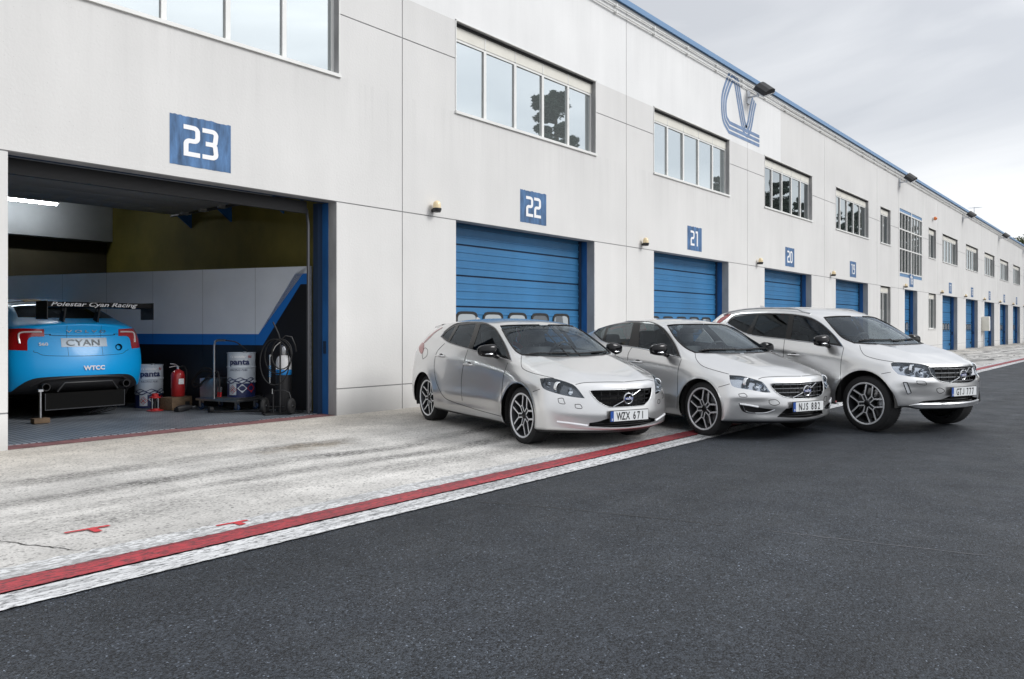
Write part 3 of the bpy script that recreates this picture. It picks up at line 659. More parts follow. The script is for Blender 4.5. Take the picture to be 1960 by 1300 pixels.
# raised sectional door under the ceiling, on rails
o = empty('raised_garage_door', (0, 0, 0), parent=BLD); o['label'] = 'open sectional door rolled up under the ceiling of garage 23'
b_ = MB()
for i in range(6):
    y0 = .80 + i * .62; b_.bbox(3.1, 7.18, y0, y0 + .61, 3.42, 3.46, .006)
b_.box(3.1, 7.18, .40, .46, 3.06, 3.24, 1)  # hanging door edge, its shade under the lintel put into the black colour
for i in range(5):
    wq = MB(); wq.bbox(3.35 + i * .76, 3.92 + i * .76, 1.5, 1.86, 3.408, 3.419, .005); wq.build('door_window', M['black'], o)
b_.build('door_section', [mat('door_inside', (.34, .35, .37), .6), M['blackplastic']], o)
for xx in (3.15, 7.25):
    b_ = MB(); b_.tube([(xx, .46, 0.02), (xx, .46, 2.9), (xx, .5, 3.12), (xx, .62, 3.30), (xx, .82, 3.40), (xx, 4.7, 3.42)], .025, 6)
    b_.build('track', mat('track_grey', (.12, .12, .13), .5, metal=.6), o)
b_ = MB()
for i in range(6): b_.box(7.10, 7.22, .9 + i * .62, .96 + i * .62, 3.37, 3.43); b_.tube([(7.14, .93 + i * .62, 3.42), (7.27, .93 + i * .62, 3.40)], .02, 6)
b_.build('roller', M['galv'], o)
for yy in (1.6, 3.2, 4.6):
    b_ = MB(); b_.box(7.28, 7.60, yy, yy + .06, 3.46, 3.52); b_.prism([(7.28, 3.46), (7.60, 3.46), (7.60, 3.22)], yy, yy + .04, Matrix(((1, 0, 0, 0), (0, 0, 1, 0), (0, 1, 0, 0), (0, 0, 0, 1))))
    b_.build('wall_bracket', M['jambblue'], o)
b_ = MB(); b_.tube([(3.1, .62, 3.52), (7.4, .62, 3.52)], .045, 10)
b_.build('spring_shaft', M['blackplastic'], o)
# light tube
root = empty('tube_light', (5.4, 7.35, 3.79)); tag(root, 'lit fluorescent tube light under the garage ceiling', 'light')
b_ = MB(); b_.box(-.9, .9, -.06, .06, .02, .10); b_.build('fitting', M['white'], root)
b_ = MB(); b_.tube([(-.85, 0, -.01), (.85, 0, -.01)], .022, 10); b_.build('tube', mat('tube_glow', (1, 1, 1), emit=(.92, .97, 1), es=26), root)

# printed partition panels (white / blue edge / black foot)
pA = Vector((7.50, .80, 0)); pd = Vector((math.cos(R(109)), math.sin(R(109)), 0)); HP = 2.30
def pcoord(px, py):
    """photo position -> (distance along the partition, height)"""
    u = (px - 980) / 1500; dx, dy = fx + fy * u, fy - fx * u
    # intersect ray (t*dx, -9.575+t*dy) with the line pA + s*pd
    A_ = np.array([[dx, -pd.x], [dy, -pd.y]]); t, s_ = np.linalg.solve(A_, [pA.x, pA.y + 9.575]); return s_, CAMZ + (629 - py) / 1500 * t
def P3(s_, z, o_=0): q = pA + pd * s_; nn = Vector((-pd.y, pd.x, 0)); return (q.x + nn.x * o_, q.y + nn.y * o_, z)
sg = -1 if Vector((-pd.y, pd.x, 0)).dot(Vector((1, 1, 0))) > 0 else 1
ban = empty('printed_partition', (0, 0, 0)); tag(ban, 'row of printed wall panels, silver white above a blue stripe and black below, inside garage 23', 'partition wall')
seams = [0] + [pcoord(x, 600)[0] for x in (488.5, 388, 292.5, 204, 119.5)]; seams = seams + [seams[-1] + 1.6]
cx_, cz_ = pcoord(495, 639.6); bx_, bz_ = pcoord(503, 660.8); tx_, tz_ = pcoord(565, 524); ux_, uz_ = pcoord(595, 524)
M['bwhite'] = mat('banner_silver', (.78, .82, .88), .45, noise=(.8, .08)); M['bblue'] = mat('banner_blue', (.015, .17, .58), .45); M['bblack'] = mat('banner_black', (.012, .012, .016), .4)
def clip_poly(poly, s0, s1):
    def cl(P, f):
        o_ = []
        for i in range(len(P)):
            a, b2 = P[i], P[(i + 1) % len(P)]; fa, fb = f(a), f(b2)
            if fa >= 0: o_.append(a)
            if fa * fb < 0: t = fa / (fa - fb); o_.append((a[0] + (b2[0] - a[0]) * t, a[1] + (b2[1] - a[1]) * t))
        return o_
    return cl(cl(poly, lambda p: p[0] - s0), lambda p: s1 - p[0])
tz1 = pcoord(594, 545)[1]
white_poly = [(seams[-1], HP), (0, HP), (0, tz_ + .0), (tx_, tz_), (cx_, cz_), (seams[-1], cz_)]
blue_poly = [(seams[-1], cz_), (cx_, cz_), (tx_, tz_), (0, tz_), (0, tz_ - .17), (tx_ - .10, tz_ - .17), (bx_ - .0, bz_), (seams[-1], bz_)]
black_poly = [(seams[-1], bz_), (bx_, bz_), (tx_ - .10, tz_ - .17), (0, tz_ - .17), (0, .02), (seams[-1], .02)]
for i in range(len(seams) - 1):
    s0, s1 = seams[i] + .002, seams[i + 1] - .002
    b_ = MB(); b_.add([P3(s0, .02, -sg * .03), P3(s1, .02, -sg * .03), P3(s1, HP, -sg * .03), P3(s0, HP, -sg * .03), P3(s0, .02, -sg * .002), P3(s1, .02, -sg * .002), P3(s1, HP, -sg * .002), P3(s0, HP, -sg * .002)],
                      [(0, 1, 2, 3), (4, 5, 6, 7), (0, 1, 5, 4), (2, 3, 7, 6), (0, 3, 7, 4), (1, 2, 6, 5)], 3)
    for mi, poly in enumerate((white_poly, blue_poly, black_poly)):
        q = clip_poly(poly, s0, s1)
        if len(q) > 2:
            bmq = bmesh.new(); vs = [bmq.verts.new(P3(a, c, 0)) for a, c in q]; f_ = bmq.faces.new(vs); bmesh.ops.triangulate(bmq, faces=[f_]); b_.bm(bmq, mi)
    b_.build('panel', [M['bwhite'], M['bblue'], M['bblack'], M['blackplastic']], ban, recalc=False)
b_ = MB(); q = P3(-.02, 0); b_.tube([(q[0], q[1] - .03, .02), (q[0], q[1] - .03, HP)], .022, 8); b_.build('pole', M['galv'], ban)

def text_bm(s_, size=1.0, shear=0.0, sx=1.0, bold=0.0, spacing=1.0, align='LEFT', res=3):
    cu = bpy.data.curves.new('t', 'FONT'); cu.body = s_; cu.size = size; cu.shear = shear; cu.offset = bold; cu.space_character = spacing; cu.resolution_u = res; cu.align_x = align
    ob = bpy.data.objects.new('t', cu); COL.objects.link(ob); bpy.context.view_layer.update()
    me = ob.evaluated_get(bpy.context.evaluated_depsgraph_get()).to_mesh(); bm = bmesh.new(); bm.from_mesh(me)
    ob.to_mesh_clear(); bpy.data.objects.remove(ob); bpy.data.curves.remove(cu)
    for v in bm.verts: v.co.x *= sx
    return bm
def text_on(b_, s_, fn, mi=0, **kw):
    bm = text_bm(s_, **kw)
    # cut long faces so that bent text stays on its surface
    for v in bm.verts: v.co = Vector(fn(v.co.x, v.co.y))
    b_.bm(bm, mi)

# drums
M['drumwhite'] = mat('drum_white', (.55, .60, .66), .35, noise=(4, .06)); M['drumnavy'] = mat('drum_navy', (.015, .025, .10), .4)
def drum(loc, face):
    """face = angle the printed side looks to"""
    root = empty('fuel_drum', loc); Rr, H_ = .215, .70
    b_ = MB(); prof = [(0, 0.01), (Rr - .01, 0.01), (Rr + .006, .0), (Rr + .006, .015), (Rr, .02)]
    for zz in (.235, .47): prof += [(Rr, zz - .02), (Rr + .007, zz - .008), (Rr + .007, zz + .008), (Rr, zz + .02)]
    prof += [(Rr, H_ - .02), (Rr + .006, H_ - .015), (Rr + .006, H_), (Rr - .008, H_), (Rr - .01, H_ - .015), (0, H_ - .015)]
    for j in range(len(prof) - 1):
        zm = (prof[j][1] + prof[j + 1][1]) / 2; b_.lathe(prof[j:j + 2], 48, mi=1 if (zm < .22 or .60 < zm < .675) else 0)
    b_.build('drum_shell', [M['drumwhite'], M['drumnavy']], root)
    def wrap(x, y, r=Rr + .0085): a = face + x / Rr; return (r * math.cos(a), r * math.sin(a), y)
    t = MB()
    text_on(t, "it's wonder", lambda x, y: wrap(x - .155, y + .620), 0, size=.055, bold=.0012, res=3)
    text_on(t, "ful", lambda x, y: wrap(x + .135, y + .620), 1, size=.055, bold=.0012)
    text_on(t, "panta", lambda x, y: wrap(x - .155, y + .515), 2, size=.125, bold=.004, sx=1.12)
    text_on(t, "RACING FUEL", lambda x, y: wrap(x - .150, y + .415), 2, size=.040, shear=.3, sx=1.1)
    def patch(x0, x1, z0, z1, mi, r=Rr + .004):
        k = 10; vs = [wrap(x0 + (x1 - x0) * i / k, z, r) for z in (z0, z1) for i in range(k + 1)]; t.add(vs, [(i, i + 1, k + 2 + i, k + 1 + i) for i in range(k)], mi)
    patch(-.17, -.045, .035, .215, 3)
    def dia(cx, cz, r_, mi, rad): t.add([wrap(cx - r_, cz, rad), wrap(cx, cz - r_, rad), wrap(cx + r_, cz, rad), wrap(cx, cz + r_, rad)], [(0, 1, 2, 3)], mi)
    for ox, oz in ((-.107, .155), (-.107, .085), (-.142, .12), (-.072, .12)):
        dia(ox, oz, .034, 1, Rr + .006); dia(ox, oz, .025, 3, Rr + .0075); dia(ox, oz, .009, 2, Rr + .009)
    dia(.045, .14, .075, 3, Rr + .006); t.add([wrap(.015, .12, Rr + .008), wrap(.075, .12, Rr + .008), wrap(.07, .13, Rr + .008), wrap(.05, .165, Rr + .008), wrap(.03, .13, Rr + .008)], [(0, 1, 2, 3, 4)], 2)
    dia(.19, .14, .075, 1, Rr + .006)
    # wave bands between the white and the navy part
    for k in range(3):
        pts = [(-.26 + i * .02, .235 + k * .028 + .016 * math.sin(i * .75 + k * 1.9)) for i in range(26)]
        b2 = MB(); ribbon(t, pts, .016 - k * .003, lambda p: wrap(p.x, p.y, Rr + .0095), 2)
    t.build('printing', [M['letter_white'], M['red'], M['drumnavy'], M['drumwhite']], root, recalc=False)
    c = MB(); c.lathe([(0, 0), (.03, 0), (.03, .025), (0, .025)], 16, M=Matrix.Translation((.09, .05, H_ - .015))); c.build('bung', M['steel'], root)
    return root
def camdir(x, y): return math.atan2(-9.575 - y, -x)
d1 = drum((6.90, 1.74, .233), camdir(6.90, 1.74) - .15); tag(d1, 'white and navy fuel drum standing on the steel trolley', 'drum', 'printed fuel drums')
d2 = drum((6.17, 3.32, .018), camdir(6.17, 3.32) + .1); tag(d2, 'white and navy fuel drum on the floor, half hidden by the blue racing car', 'drum', 'printed fuel drums')
# trolley
root = empty('steel_trolley', (6.82, 1.93, .018), R(-76)); tag(root, 'low stainless steel trolley with swivel castors carrying a fuel drum', 'trolley')
b_ = MB(); b_.bbox(-.48, .42, -.27, .30, .145, .185, .008); b_.box(-.06, .42, -.25, .28, .188, .214); b_.build('platform', M['steel'], root)
b_ = MB(); b_.bbox(-.46, -.12, -.20, .26, .187, .50, .01); 
for i in range(14): b_.box(-.45, -.13, -.206, -.20, .21 + i * .02, .217 + i * .02, 1)
b_.build('pump_box', [M['steel'], M['galv']], root)
for (x, y) in ((-.40, -.22), (.36, -.22), (-.40, .18), (.36, .18)):
    b_ = MB(); b_.lathe([(0, -.018), (.045, -.018), (.055, -.01), (.055, .01), (.045, .018), (0, .018)], 20, M=Matrix.Translation((x, y, .056)) @ Matrix.Rotation(R(90), 4, 'X')); b_.lathe([(0, -.02), (.02, -.02), (.02, .02), (0, .02)], 12, mi=1, M=Matrix.Translation((x, y, .056)) @ Matrix.Rotation(R(90), 4, 'X'))
    b_.box(x - .02, x + .02, y - .032, y - .024, .05, .145, 1); b_.box(x - .02, x + .02, y + .024, y + .032, .05, .145, 1); b_.build('castor', [mat('castor_blue', (.01, .03, .08), .5), M['steel']], root)
b_ = MB(); b_.tube([(-.09, -.25, .18), (-.09, -.25, 1.03), (-.07, -.25, 1.09), (-.02, -.24, 1.11), (.10, -.20, 1.11)], .018, 10); b_.build('handle_pipe', M['steel'], root)
def hose(name, pts, r, m, parent, n=5):
    P = [Vector(p) for p in pts]; Q = []
    for i in range(len(P) - 1):
        p0 = P[max(i - 1, 0)]; p1 = P[i]; p2 = P[i + 1]; p3 = P[min(i + 2, len(P) - 1)]
        for k in range(n):
            t = k / n; Q.append(.5 * (2 * p1 + (p2 - p0) * t + (2 * p0 - 5 * p1 + 4 * p2 - p3) * t * t + (3 * p1 - p0 - 3 * p2 + p3) * t ** 3))
    Q.append(P[-1]); b2 = MB(); b2.tube(Q, r, 8); o2 = b2.build(name, m, parent); return o2
hose('hose', [(-.25, 0, .50), (-.28, -.1, .62), (-.42, -.15, .66), (-.62, -.15, .52), (-.72, -.12, .40), (-.62, -.14, .34), (-.45, -.22, .38), (-.25, -.24, .52), (-.10, -.2, .62), (.02, -.26, .52), (.05, -.28, .35), (-.02, -.27, .24)], .014, M['black'], root)
hose('hose', [(-.35, .05, .50), (-.40, -.05, .60), (-.55, -.1, .58), (-.68, -.12, .44), (-.60, -.12, .40), (-.40, -.2, .44), (-.18, -.24, .58), (.0, -.25, .60)], .012, M['black'], root)
hose('hose', [(.10, -.20, 1.11), (.22, -.1, 1.08), (.30, .0, .98), (.30, .05, .95)], .010, M['black'], root)
for x in (-.24, -.34): b_ = MB(); b_.tube([(x, -.02, .49), (x, -.02, .60)], .016, 8); b_.build('coupling', M['chrome'], root)
for x in (.02, .07): b_ = MB(); b_.tube([(x, -.28, .22), (x + .01, -.28, .30)], .015, 8, 0); b_.tube([(x + .01, -.28, .30), (x + .015, -.28, .38)], .019, 8, 1); b_.build('valve', [M['red'], M['chrome']], root)
# fire extinguisher on a wooden block
root = empty('wooden_block', (6.28, 2.64, .018), R(20)); tag(root, 'low wooden block under the red fire extinguisher', 'wooden block')
M['wood'] = mat('worn_wood', (.13, .085, .05), .8, noise=(6, .35, (1, 6, 6)))
b_ = MB(); b_.bbox(-.22, .22, -.13, .13, 0, .20, .008); b_.build('block', M['wood'], root); b_ = MB(); b_.box(.06, .16, -.134, -.128, .05, .12); b_.build('hole', M['black'], root)
root = empty('fire_extinguisher', (6.33, 2.67, .219)); root.scale = (1.1, 1.1, .80); tag(root, 'red fire extinguisher standing on the wooden block', 'fire extinguisher')
b_ = MB(); b_.lathe([(0, 0), (.085, 0), (.095, .015), (.095, .43), (.085, .48), (.055, .52), (.03, .535), (.03, .55), (0, .55)], 28); b_.build('cylinder', M['red'], root)
b_ = MB(); b_.box(-.04, .04, -.098, -.094, .25, .36); b_.build('label_sticker', M['letter_white'], root)
b_ = MB(); b_.tube([(0, 0, .55), (0, 0, .60)], .02, 10); b_.tube([(0, 0, .60), (-.05, 0, .61), (-.13, 0, .59)], .009, 8); b_.tube([(0, 0, .61), (-.05, 0, .65), (-.12, 0, .66)], .009, 8); b_.build('valve', M['steel'], root)
hose('hose', [(.02, 0, .59), (.09, 0, .60), (.13, 0, .5), (.13, 0, .3), (.11, 0, .1)], .011, M['black'], root)
# red lantern / stand
root = empty('red_lantern', (5.95, 2.66, .018)); root.scale = (1, 1, .74); tag(root, 'small red metal stand with chrome posts in front of the drum beside the racing car', 'lantern')
b_ = MB(); b_.lathe([(0, 0), (.125, 0), (.125, .012), (.07, .03), (.07, .05), (0, .05)], 24); b_.build('foot', M['red'], root)
b_ = MB(); b_.lathe([(0, .27), (.085, .27), (.085, .295), (.05, .31), (.05, .36), (.035, .37), (0, .37)], 24); b_.build('cap', M['red'], root)
for a in range(4): b_ = MB(); b_.tube([(.06 * math.cos(a * PI / 2 + .4), .06 * math.sin(a * PI / 2 + .4), .04), (.06 * math.cos(a * PI / 2 + .4), .06 * math.sin(a * PI / 2 + .4), .28)], .011, 8); b_.build('post', M['chrome'], root)
b_ = MB(); b_.lathe([(0, .05), (.025, .05), (.025, .27), (0, .27)], 12); b_.build('core', M['black'], root)
# cordless tool lying on the floor
root = empty('impact_wrench', (6.22, 2.24, .018), R(15)); tag(root, 'black hand tool lying on the garage floor left of the trolley', 'tool')
b_ = MB(); b_.tube([(-.16, 0, .05), (-.10, 0, .052), (.0, 0, .052), (.12, 0, .05)], [.03, .045, .048, .035], 12); b_.build('body', M['blackplastic'], root)
b_ = MB(); b_.tube([(.12, 0, .05), (.20, 0, .05)], .015, 8); b_.build('anvil', M['steel'], root); b_ = MB(); b_.bbox(-.17, -.05, -.05, .05, 0, .06, .01); b_.build('battery', M['blackplastic'], root)
# gas bottle cart
ccx, ccy = 6.90, .72
rz = math.atan2(-(-9.575 - ccy), ccx) ; rz = R(-58)
root = empty('bottle_cart', (ccx, ccy, .018), rz); tag(root, 'black two wheeled cart with coiled black hoses holding a gas bottle beside the garage door', 'cart')
def wheel_s(x, rr=.125):
    b2 = MB(); Mx = Matrix.Translation((x, .0, rr)) @ Matrix.Rotation(R(90), 4, 'Y')
    b2.lathe([(.05, -.03), (rr - .03, -.035), (rr - .008, -.022), (rr, 0), (rr - .008, .022), (rr - .03, .035), (.05, .03)], 28, M=Mx); b2.lathe([(0, -.03), (.05, -.03), (.05, .03), (0, .03)], 16, mi=1, M=Mx)
    b2.lathe([(0, -.045), (.018, -.045), (.018, .045), (0, .045)], 10, mi=2, M=Mx); b2.build('wheel', [M['black'], M['blackplastic'], M['chrome']], root)
wheel_s(-.22); wheel_s(.20)
b_ = MB()
b_.tube([(-.20, 0, .125), (.20, 0, .125)], .015, 8); b_.tube([(-.07, -.03, .02), (-.07, -.03, .36), (-.05, -.03, .41), (.0, -.03, .42)], .013, 8); b_.tube([(.04, -.03, .01), (.04, -.03, 1.30), (.02, -.05, 1.42), (-.06, -.06, 1.62)], .013, 8)
b_.tube([(.0, -.03, .42), (.1, -.03, .42), (.17, 0, .38), (.20, 0, .25)], .012, 8); b_.box(-.12, .22, -.02, .26, .01, .03)
b_.tube([(.04, -.03, 1.30), (.12, -.02, 1.38), (.20, .02, 1.36), (.24, .05, 1.22), (.24, .10, 1.10)], .012, 8)
b_.build('frame', M['blackplastic'], root).scale = (1, 1, .86)
b_ = MB(); b_.tube([(-.07, -.06, .36), (-.07, -.06, .45)], .012, 8); b_.tube([(-.11, -.06, .55), (-.11, -.06, 1.05)], .014, 8); b_.tube([(-.11, -.06, 1.0), (-.02, -.06, 1.20), (.06, -.05, 1.28)], .012, 8); b_.build('lance', M['chrome'], root).scale = (1, 1, .86)
b_ = MB()
for i in range(6): b_.tube([(-.11, -.06, .66 + i * .035), (-.11, -.06, .68 + i * .035)], .019, 8)
b_.build('blue_grip', M['doorblue'], root).scale = (1, 1, .86)
for k, (cz, rx, rzz, cx3) in enumerate(((1.02, .21, .30, 0.03), (.92, .23, .40, -.02), (1.06, .16, .26, .10))):
    hose('hose', [(cx3 + rx * math.cos(a * PI / 8), -.09 - .012 * k + .01 * math.sin(a), cz + rzz * math.sin(a * PI / 8)) for a in range(17)], .010, M['black'], root, 2).scale = (1, 1, .86)
gb = empty('gas_bottle', (ccx + .20, ccy + .16, .03)); tag(gb, 'tall gas bottle, black below and white shouldered with a blue band, strapped on the cart', 'gas bottle')
b_ = MB(); b_.lathe([(0, 0), (.115, 0), (.118, .01), (.118, .57)], 32); b_.build('bottle_body', M['blackplastic'], gb)
b_ = MB(); b_.lathe([(.118, .57), (.1195, .572), (.1195, .65), (.118, .652)], 32); b_.build('blue_band', mat('band_blue', (.02, .25, .65), .4), gb)
b_ = MB(); b_.lathe([(.118, .652), (.118, .76), (.108, .81), (.085, .85), (.05, .88), (.03, .89)], 32); b_.build('shoulder', M['letter_white'], gb)
b_ = MB(); b_.lathe([(.06, .87), (.065, .88), (.065, .99), (.055, 1.01), (.02, 1.03), (0, 1.03)], 20); b_.build('valve_guard', M['steel'], gb)
# cable on the floor, axle stand, black mat
root = hose('floor_cable', [(6.35, 1.70, .03), (6.50, 1.55, .03), (6.72, 1.48, .03), (6.80, 1.30, .03), (6.90, 1.15, .03), (7.0, .95, .03)], .012, M['black'], None, 8); tag(root, 'black cable lying across the grey garage floor tiles', 'cable')
b_ = MB(); b_.lathe([(0, -.03), (.045, -.03), (.045, .03), (0, .03)], 14, M=Matrix.Translation((6.35, 1.70, .065)) @ Matrix.Rotation(R(90), 4, 'Y')); b_.build('plug', M['black'], root)
b_ = MB(); pts = [(-.42, -.14), (.30, -.30), (.52, -.22), (.40, .15), (-.3, .18)]; b_.prism([(6.95 + x * .7, .80 + y * .7) for x, y in pts], .019, .035); o = b_.build('rubber_mat', M['black']); tag(o, 'black rubber mat under the bottle cart', 'mat')
root = empty('axle_stand', (4.16, 2.25, .018)); tag(root, 'axle stand on a wooden block under the lifted blue racing car', 'axle stand')
b_ = MB(); b_.bbox(-.10, .10, -.07, .07, 0, .07, .006); b_.build('wood_base', M['wood'], root)
b_ = MB(); b_.tube([(0, 0, .07), (0, 0, .44)], .018, 10); b_.box(-.03, .03, -.02, .02, .43, .46); b_.build('post', M['steel'], root)
# ------------------------------------------------------------------ cars
# car space: x forward, y left, z up, origin on the ground midway between the axles.
def lerp_pts(pts, x):
    xs = [p[0] for p in pts]
    if x <= xs[0]: return np.array(pts[0][1:], float)
    if x >= xs[-1]: return np.array(pts[-1][1:], float)
    for a, b2 in zip(pts, pts[1:]):
        if a[0] <= x <= b2[0]:
            t = (x - a[0]) / (b2[0] - a[0] + 1e-12); return np.array(a[1:], float) * (1 - t) + np.array(b2[1:], float) * t
FR = [0, .36, .70, 1.0]
def body_cage(c):
    """box-lattice cage of the whole shell, both sides; returns object mesh evaluated with subdivision"""
    X = c['stations']; nx = len(X); NK = 8; bm = bmesh.new(); V = {}
    def side_pt(i, k):
        if i == nx - 1: x, y, z = c['front_corner'][k]
        elif i == 0: x, y, z = c['rear_corner'][k]
        else:
            x = X[i]
            if i == nx - 2: x = min(x, c['front_corner'][k][0] - .12)
            if i < 5: x = max(x, c['rear_corner'][k][0] + .12 * i)
            if k == 6 and 6 not in c['lines']:
                y5, z5 = lerp_pts(c['lines'][5], x); y7, z7 = lerp_pts(c['lines'][7], x); y, z = (y5 + y7) / 2 + .018, (z5 + z7) / 2 + .006
            else: y, z = lerp_pts(c['lines'][k], x)
        return np.array([x, y, z])
    def top_pt(i, j):
        e = side_pt(i, 7); f = FR[j]
        if j == 3: return e
        if i == nx - 1: return front_pt(j, 7)
        if i == 0: return rear_pt(j, 7)
        zc = lerp_pts(c['center'], e[0])[0]; bow = lerp_pts(c['bow'], e[0])[0]; g = 1 - f * f
        z = e[2] + (zc - e[2]) * (1 - f ** 2.4) + (c.get('hood_ridge', .024) * (1 if f == FR[2] else 0) if e[0] > c['cowl'] - .1 else 0)
        return np.array([e[0] + bow * g, e[1] * f, z])
    def front_pt(j, k):
        e = side_pt(nx - 1, k); f = FR[j]; xn, zc = c['front_center'][k]; g = f ** c.get('nose_exp', 2.1)
        return np.array([xn - (xn - e[0]) * g, e[1] * f, zc + (e[2] - zc) * f ** 2])
    def rear_pt(j, k):
        e = side_pt(0, k); f = FR[j]; xn, zc = c['rear_center'][k]; g = f ** 2.4
        return np.array([xn - (xn - e[0]) * g, e[1] * f, zc + (e[2] - zc) * f ** 2])
    def vert(key, p, s_):
        kk = (key, s_ if p[1] > 1e-6 else 0)
        if kk not in V: V[kk] = bm.verts.new((p[0], p[1] * s_, p[2]))
        return V[kk]
    def gv(i, j, k, s_):
        if j == 3: return vert((i, 3, k), side_pt(i, k), s_)
        if k == 7: return vert((i, j, 7), top_pt(i, j), s_)
        if i == nx - 1: return vert((i, j, k), front_pt(j, k), s_)
        return vert((i, j, k), rear_pt(j, k), s_)
    for s_ in (1, -1):
        for i in range(nx - 1):
            for k in range(NK - 1): bm.faces.new([gv(i, 3, k, s_), gv(i + 1, 3, k, s_), gv(i + 1, 3, k + 1, s_), gv(i, 3, k + 1, s_)])
            for j in range(3): bm.faces.new([gv(i, j, 7, s_), gv(i + 1, j, 7, s_), gv(i + 1, j + 1, 7, s_), gv(i, j + 1, 7, s_)])
        for j in range(3):
            for k in range(NK - 1):
                for i in (0, nx - 1): bm.faces.new([gv(i, j, k, s_), gv(i, j + 1, k, s_), gv(i, j + 1, k + 1, s_), gv(i, j, k + 1, s_)])
    cl = bm.edges.layers.float.new('crease_edge'); inv_ = {v: kk[0] for kk, v in V.items()}
    for e in bm.edges:
        a, b2 = inv_[e.verts[0]], inv_[e.verts[1]]
        for kk, w_ in ((5, .75), (7, .5), (4, .28), (1, .6), (0, .6)):
            if a[1] == 3 and b2[1] == 3 and a[2] == kk and b2[2] == kk: e[cl] = w_ * (c.get('crease_scale', 1))
        if a[2] == 7 and b2[2] == 7 and a[1] == 2 and b2[1] == 2 and min(a[0], b2[0]) >= c['cowl_i']: e[cl] = .8      # bonnet ridge
        if a[2] == 7 and b2[2] == 7 and a[0] == b2[0] and a[0] in c['cross_crease']: e[cl] = .6
        if a[0] == b2[0] == nx - 1 and a[2] == b2[2] and a[2] in (7, 2, 1): e[cl] = {7: .35, 2: .45, 1: .6}[a[2]]
    bmesh.ops.recalc_face_normals(bm, faces=bm.faces)
    me = bpy.data.meshes.new('t'); bm.to_mesh(me); bm.free(); o = bpy.data.objects.new('t', me); COL.objects.link(o)
    md = o.modifiers.new('s', 'SUBSURF'); md.levels = 3; md.render_levels = 3; md.subdivision_type = 'CATMULL_CLARK'
    bpy.context.view_layer.update(); ev = o.evaluated_get(bpy.context.evaluated_depsgraph_get()); m2 = ev.to_mesh(); bm = bmesh.new(); bm.from_mesh(m2); ev.to_mesh_clear()
    bpy.data.objects.remove(o); bpy.data.meshes.remove(me)
    for v in bm.verts: v.co = Vector(c['shape'](v.co.x, v.co.y, v.co.z, v.normal)) if c.get('shape') else v.co
    dents = [] if c.get('shape') else [(0, .95, c['hub'] + .13, 1.15, .3, .07, 0, -.014, 0), (0, .95, c['hub'] - .03, 1.2, .3, .045, 0, .010, 0)] + c.get('dents', [])
    for (dx, dy, dz, rx, ry, rz, px, py, pz) in dents:
        for v in bm.verts:
            q = v.co; e = ((q.x - dx) / rx) ** 2 + ((abs(q.y) - dy) / ry) ** 2 + ((q.z - dz) / rz) ** 2
            if e < 9: k = math.exp(-e ** 1.3 if e < 1.2 else -e); q.x += px * k; q.y += math.copysign(py * k, q.y); q.z += pz * k
    for w_ in (1, -1):       # wheel arch flares and lips
        for v in bm.verts:
            if abs(v.co.y) > .6:
                d = math.hypot(v.co.x - w_ * c['wb'] / 2, v.co.z - c['hub']) - c['arch']
                if -.2 < d < .4 and v.co.z < 1.0:
                    k = math.exp(-(max(d, 0) / .13) ** 2) * c.get('flare', .022) + math.exp(-((d - .02) / .03) ** 2) * .008
                    v.co.y += math.copysign(k, v.co.y)
    bmesh.ops.recalc_face_normals(bm, faces=bm.faces); bm.normal_update()
    if max(bm.faces, key=lambda f: f.calc_center_median().z).normal.z < 0:
        bmesh.ops.reverse_faces(bm, faces=bm.faces[:]); bm.normal_update()
    kill = [f for f in bm.faces if f.calc_center_median().y > 0]; bmesh.ops.delete(bm, geom=kill, context='FACES')
    return bm

class Persp:
    def __init__(s, pose, zoom):
        X_, Y_, a = pose; ca, sa = math.cos(a), math.sin(a)
        Rr = lambda v: np.array([v[0] * ca - v[1] * sa, v[0] * sa + v[1] * ca, v[2]])
        s.C = Rr((-X_, -Y_, CAMZ)); s.r = np.array([ca, sa, 0.]); s.f = np.array([-sa, ca, 0.]); s.z = zoom
    def px(s, p): return (s.z[0] + p[0] * s.z[2], s.z[1] + p[1] * s.z[2])
    def uv(s, P): d = np.array(P) - s.C; t = d @ s.f; return (980 + 1500 * (d @ s.r) / t, 629 - 1500 * d[2] / t)
    def ray(s, q): return s.C, s.r * (q[0] - 980) / 1500 + s.f + np.array([0, 0, (629 - q[1]) / 1500])
    def poly(s, pts, n=4): return smoothpoly([(*s.px(p), *([1] if len(p) > 2 else [])) for p in pts], n)
    def line(s, pts, n=4): return smoothpoly([s.px(p) for p in pts], n, closed=False)
    def faces_me(s, c_, n_): return (s.C - np.array(c_)) @ np.array(n_) > 0
class Ortho:
    """projection along direction d; u axis horizontal"""
    def __init__(s, d, off=5.0):
        s.d = np.array(d, float); s.d /= np.linalg.norm(s.d); s.u = np.array([s.d[1], -s.d[0], 0.]); s.u /= np.linalg.norm(s.u); s.off = off
        if s.u[1] < 0: s.u = -s.u
        if abs(s.u[1]) < 1e-6 and s.u[0] < 0: s.u = -s.u
    def uv(s, P): P = np.array(P); return (P @ s.u, P[2])
    def ray(s, q): return s.u * q[0] + np.array([0, 0, q[1]]) - s.d * s.off, s.d
    def poly(s, pts, n=4): return smoothpoly(pts, n)
    def line(s, pts, n=4): return smoothpoly(pts, n, closed=False)
    def faces_me(s, c_, n_): return -s.d @ np.array(n_) > .02
def inside(q, poly):
    x, y = q; r = False; n_ = len(poly)
    for i in range(n_):
        x1, y1 = poly[i]; x2, y2 = poly[(i + 1) % n_]
        if (y1 > y) != (y2 > y) and x < (x2 - x1) * (y - y1) / (y2 - y1) + x1: r = not r
    return r
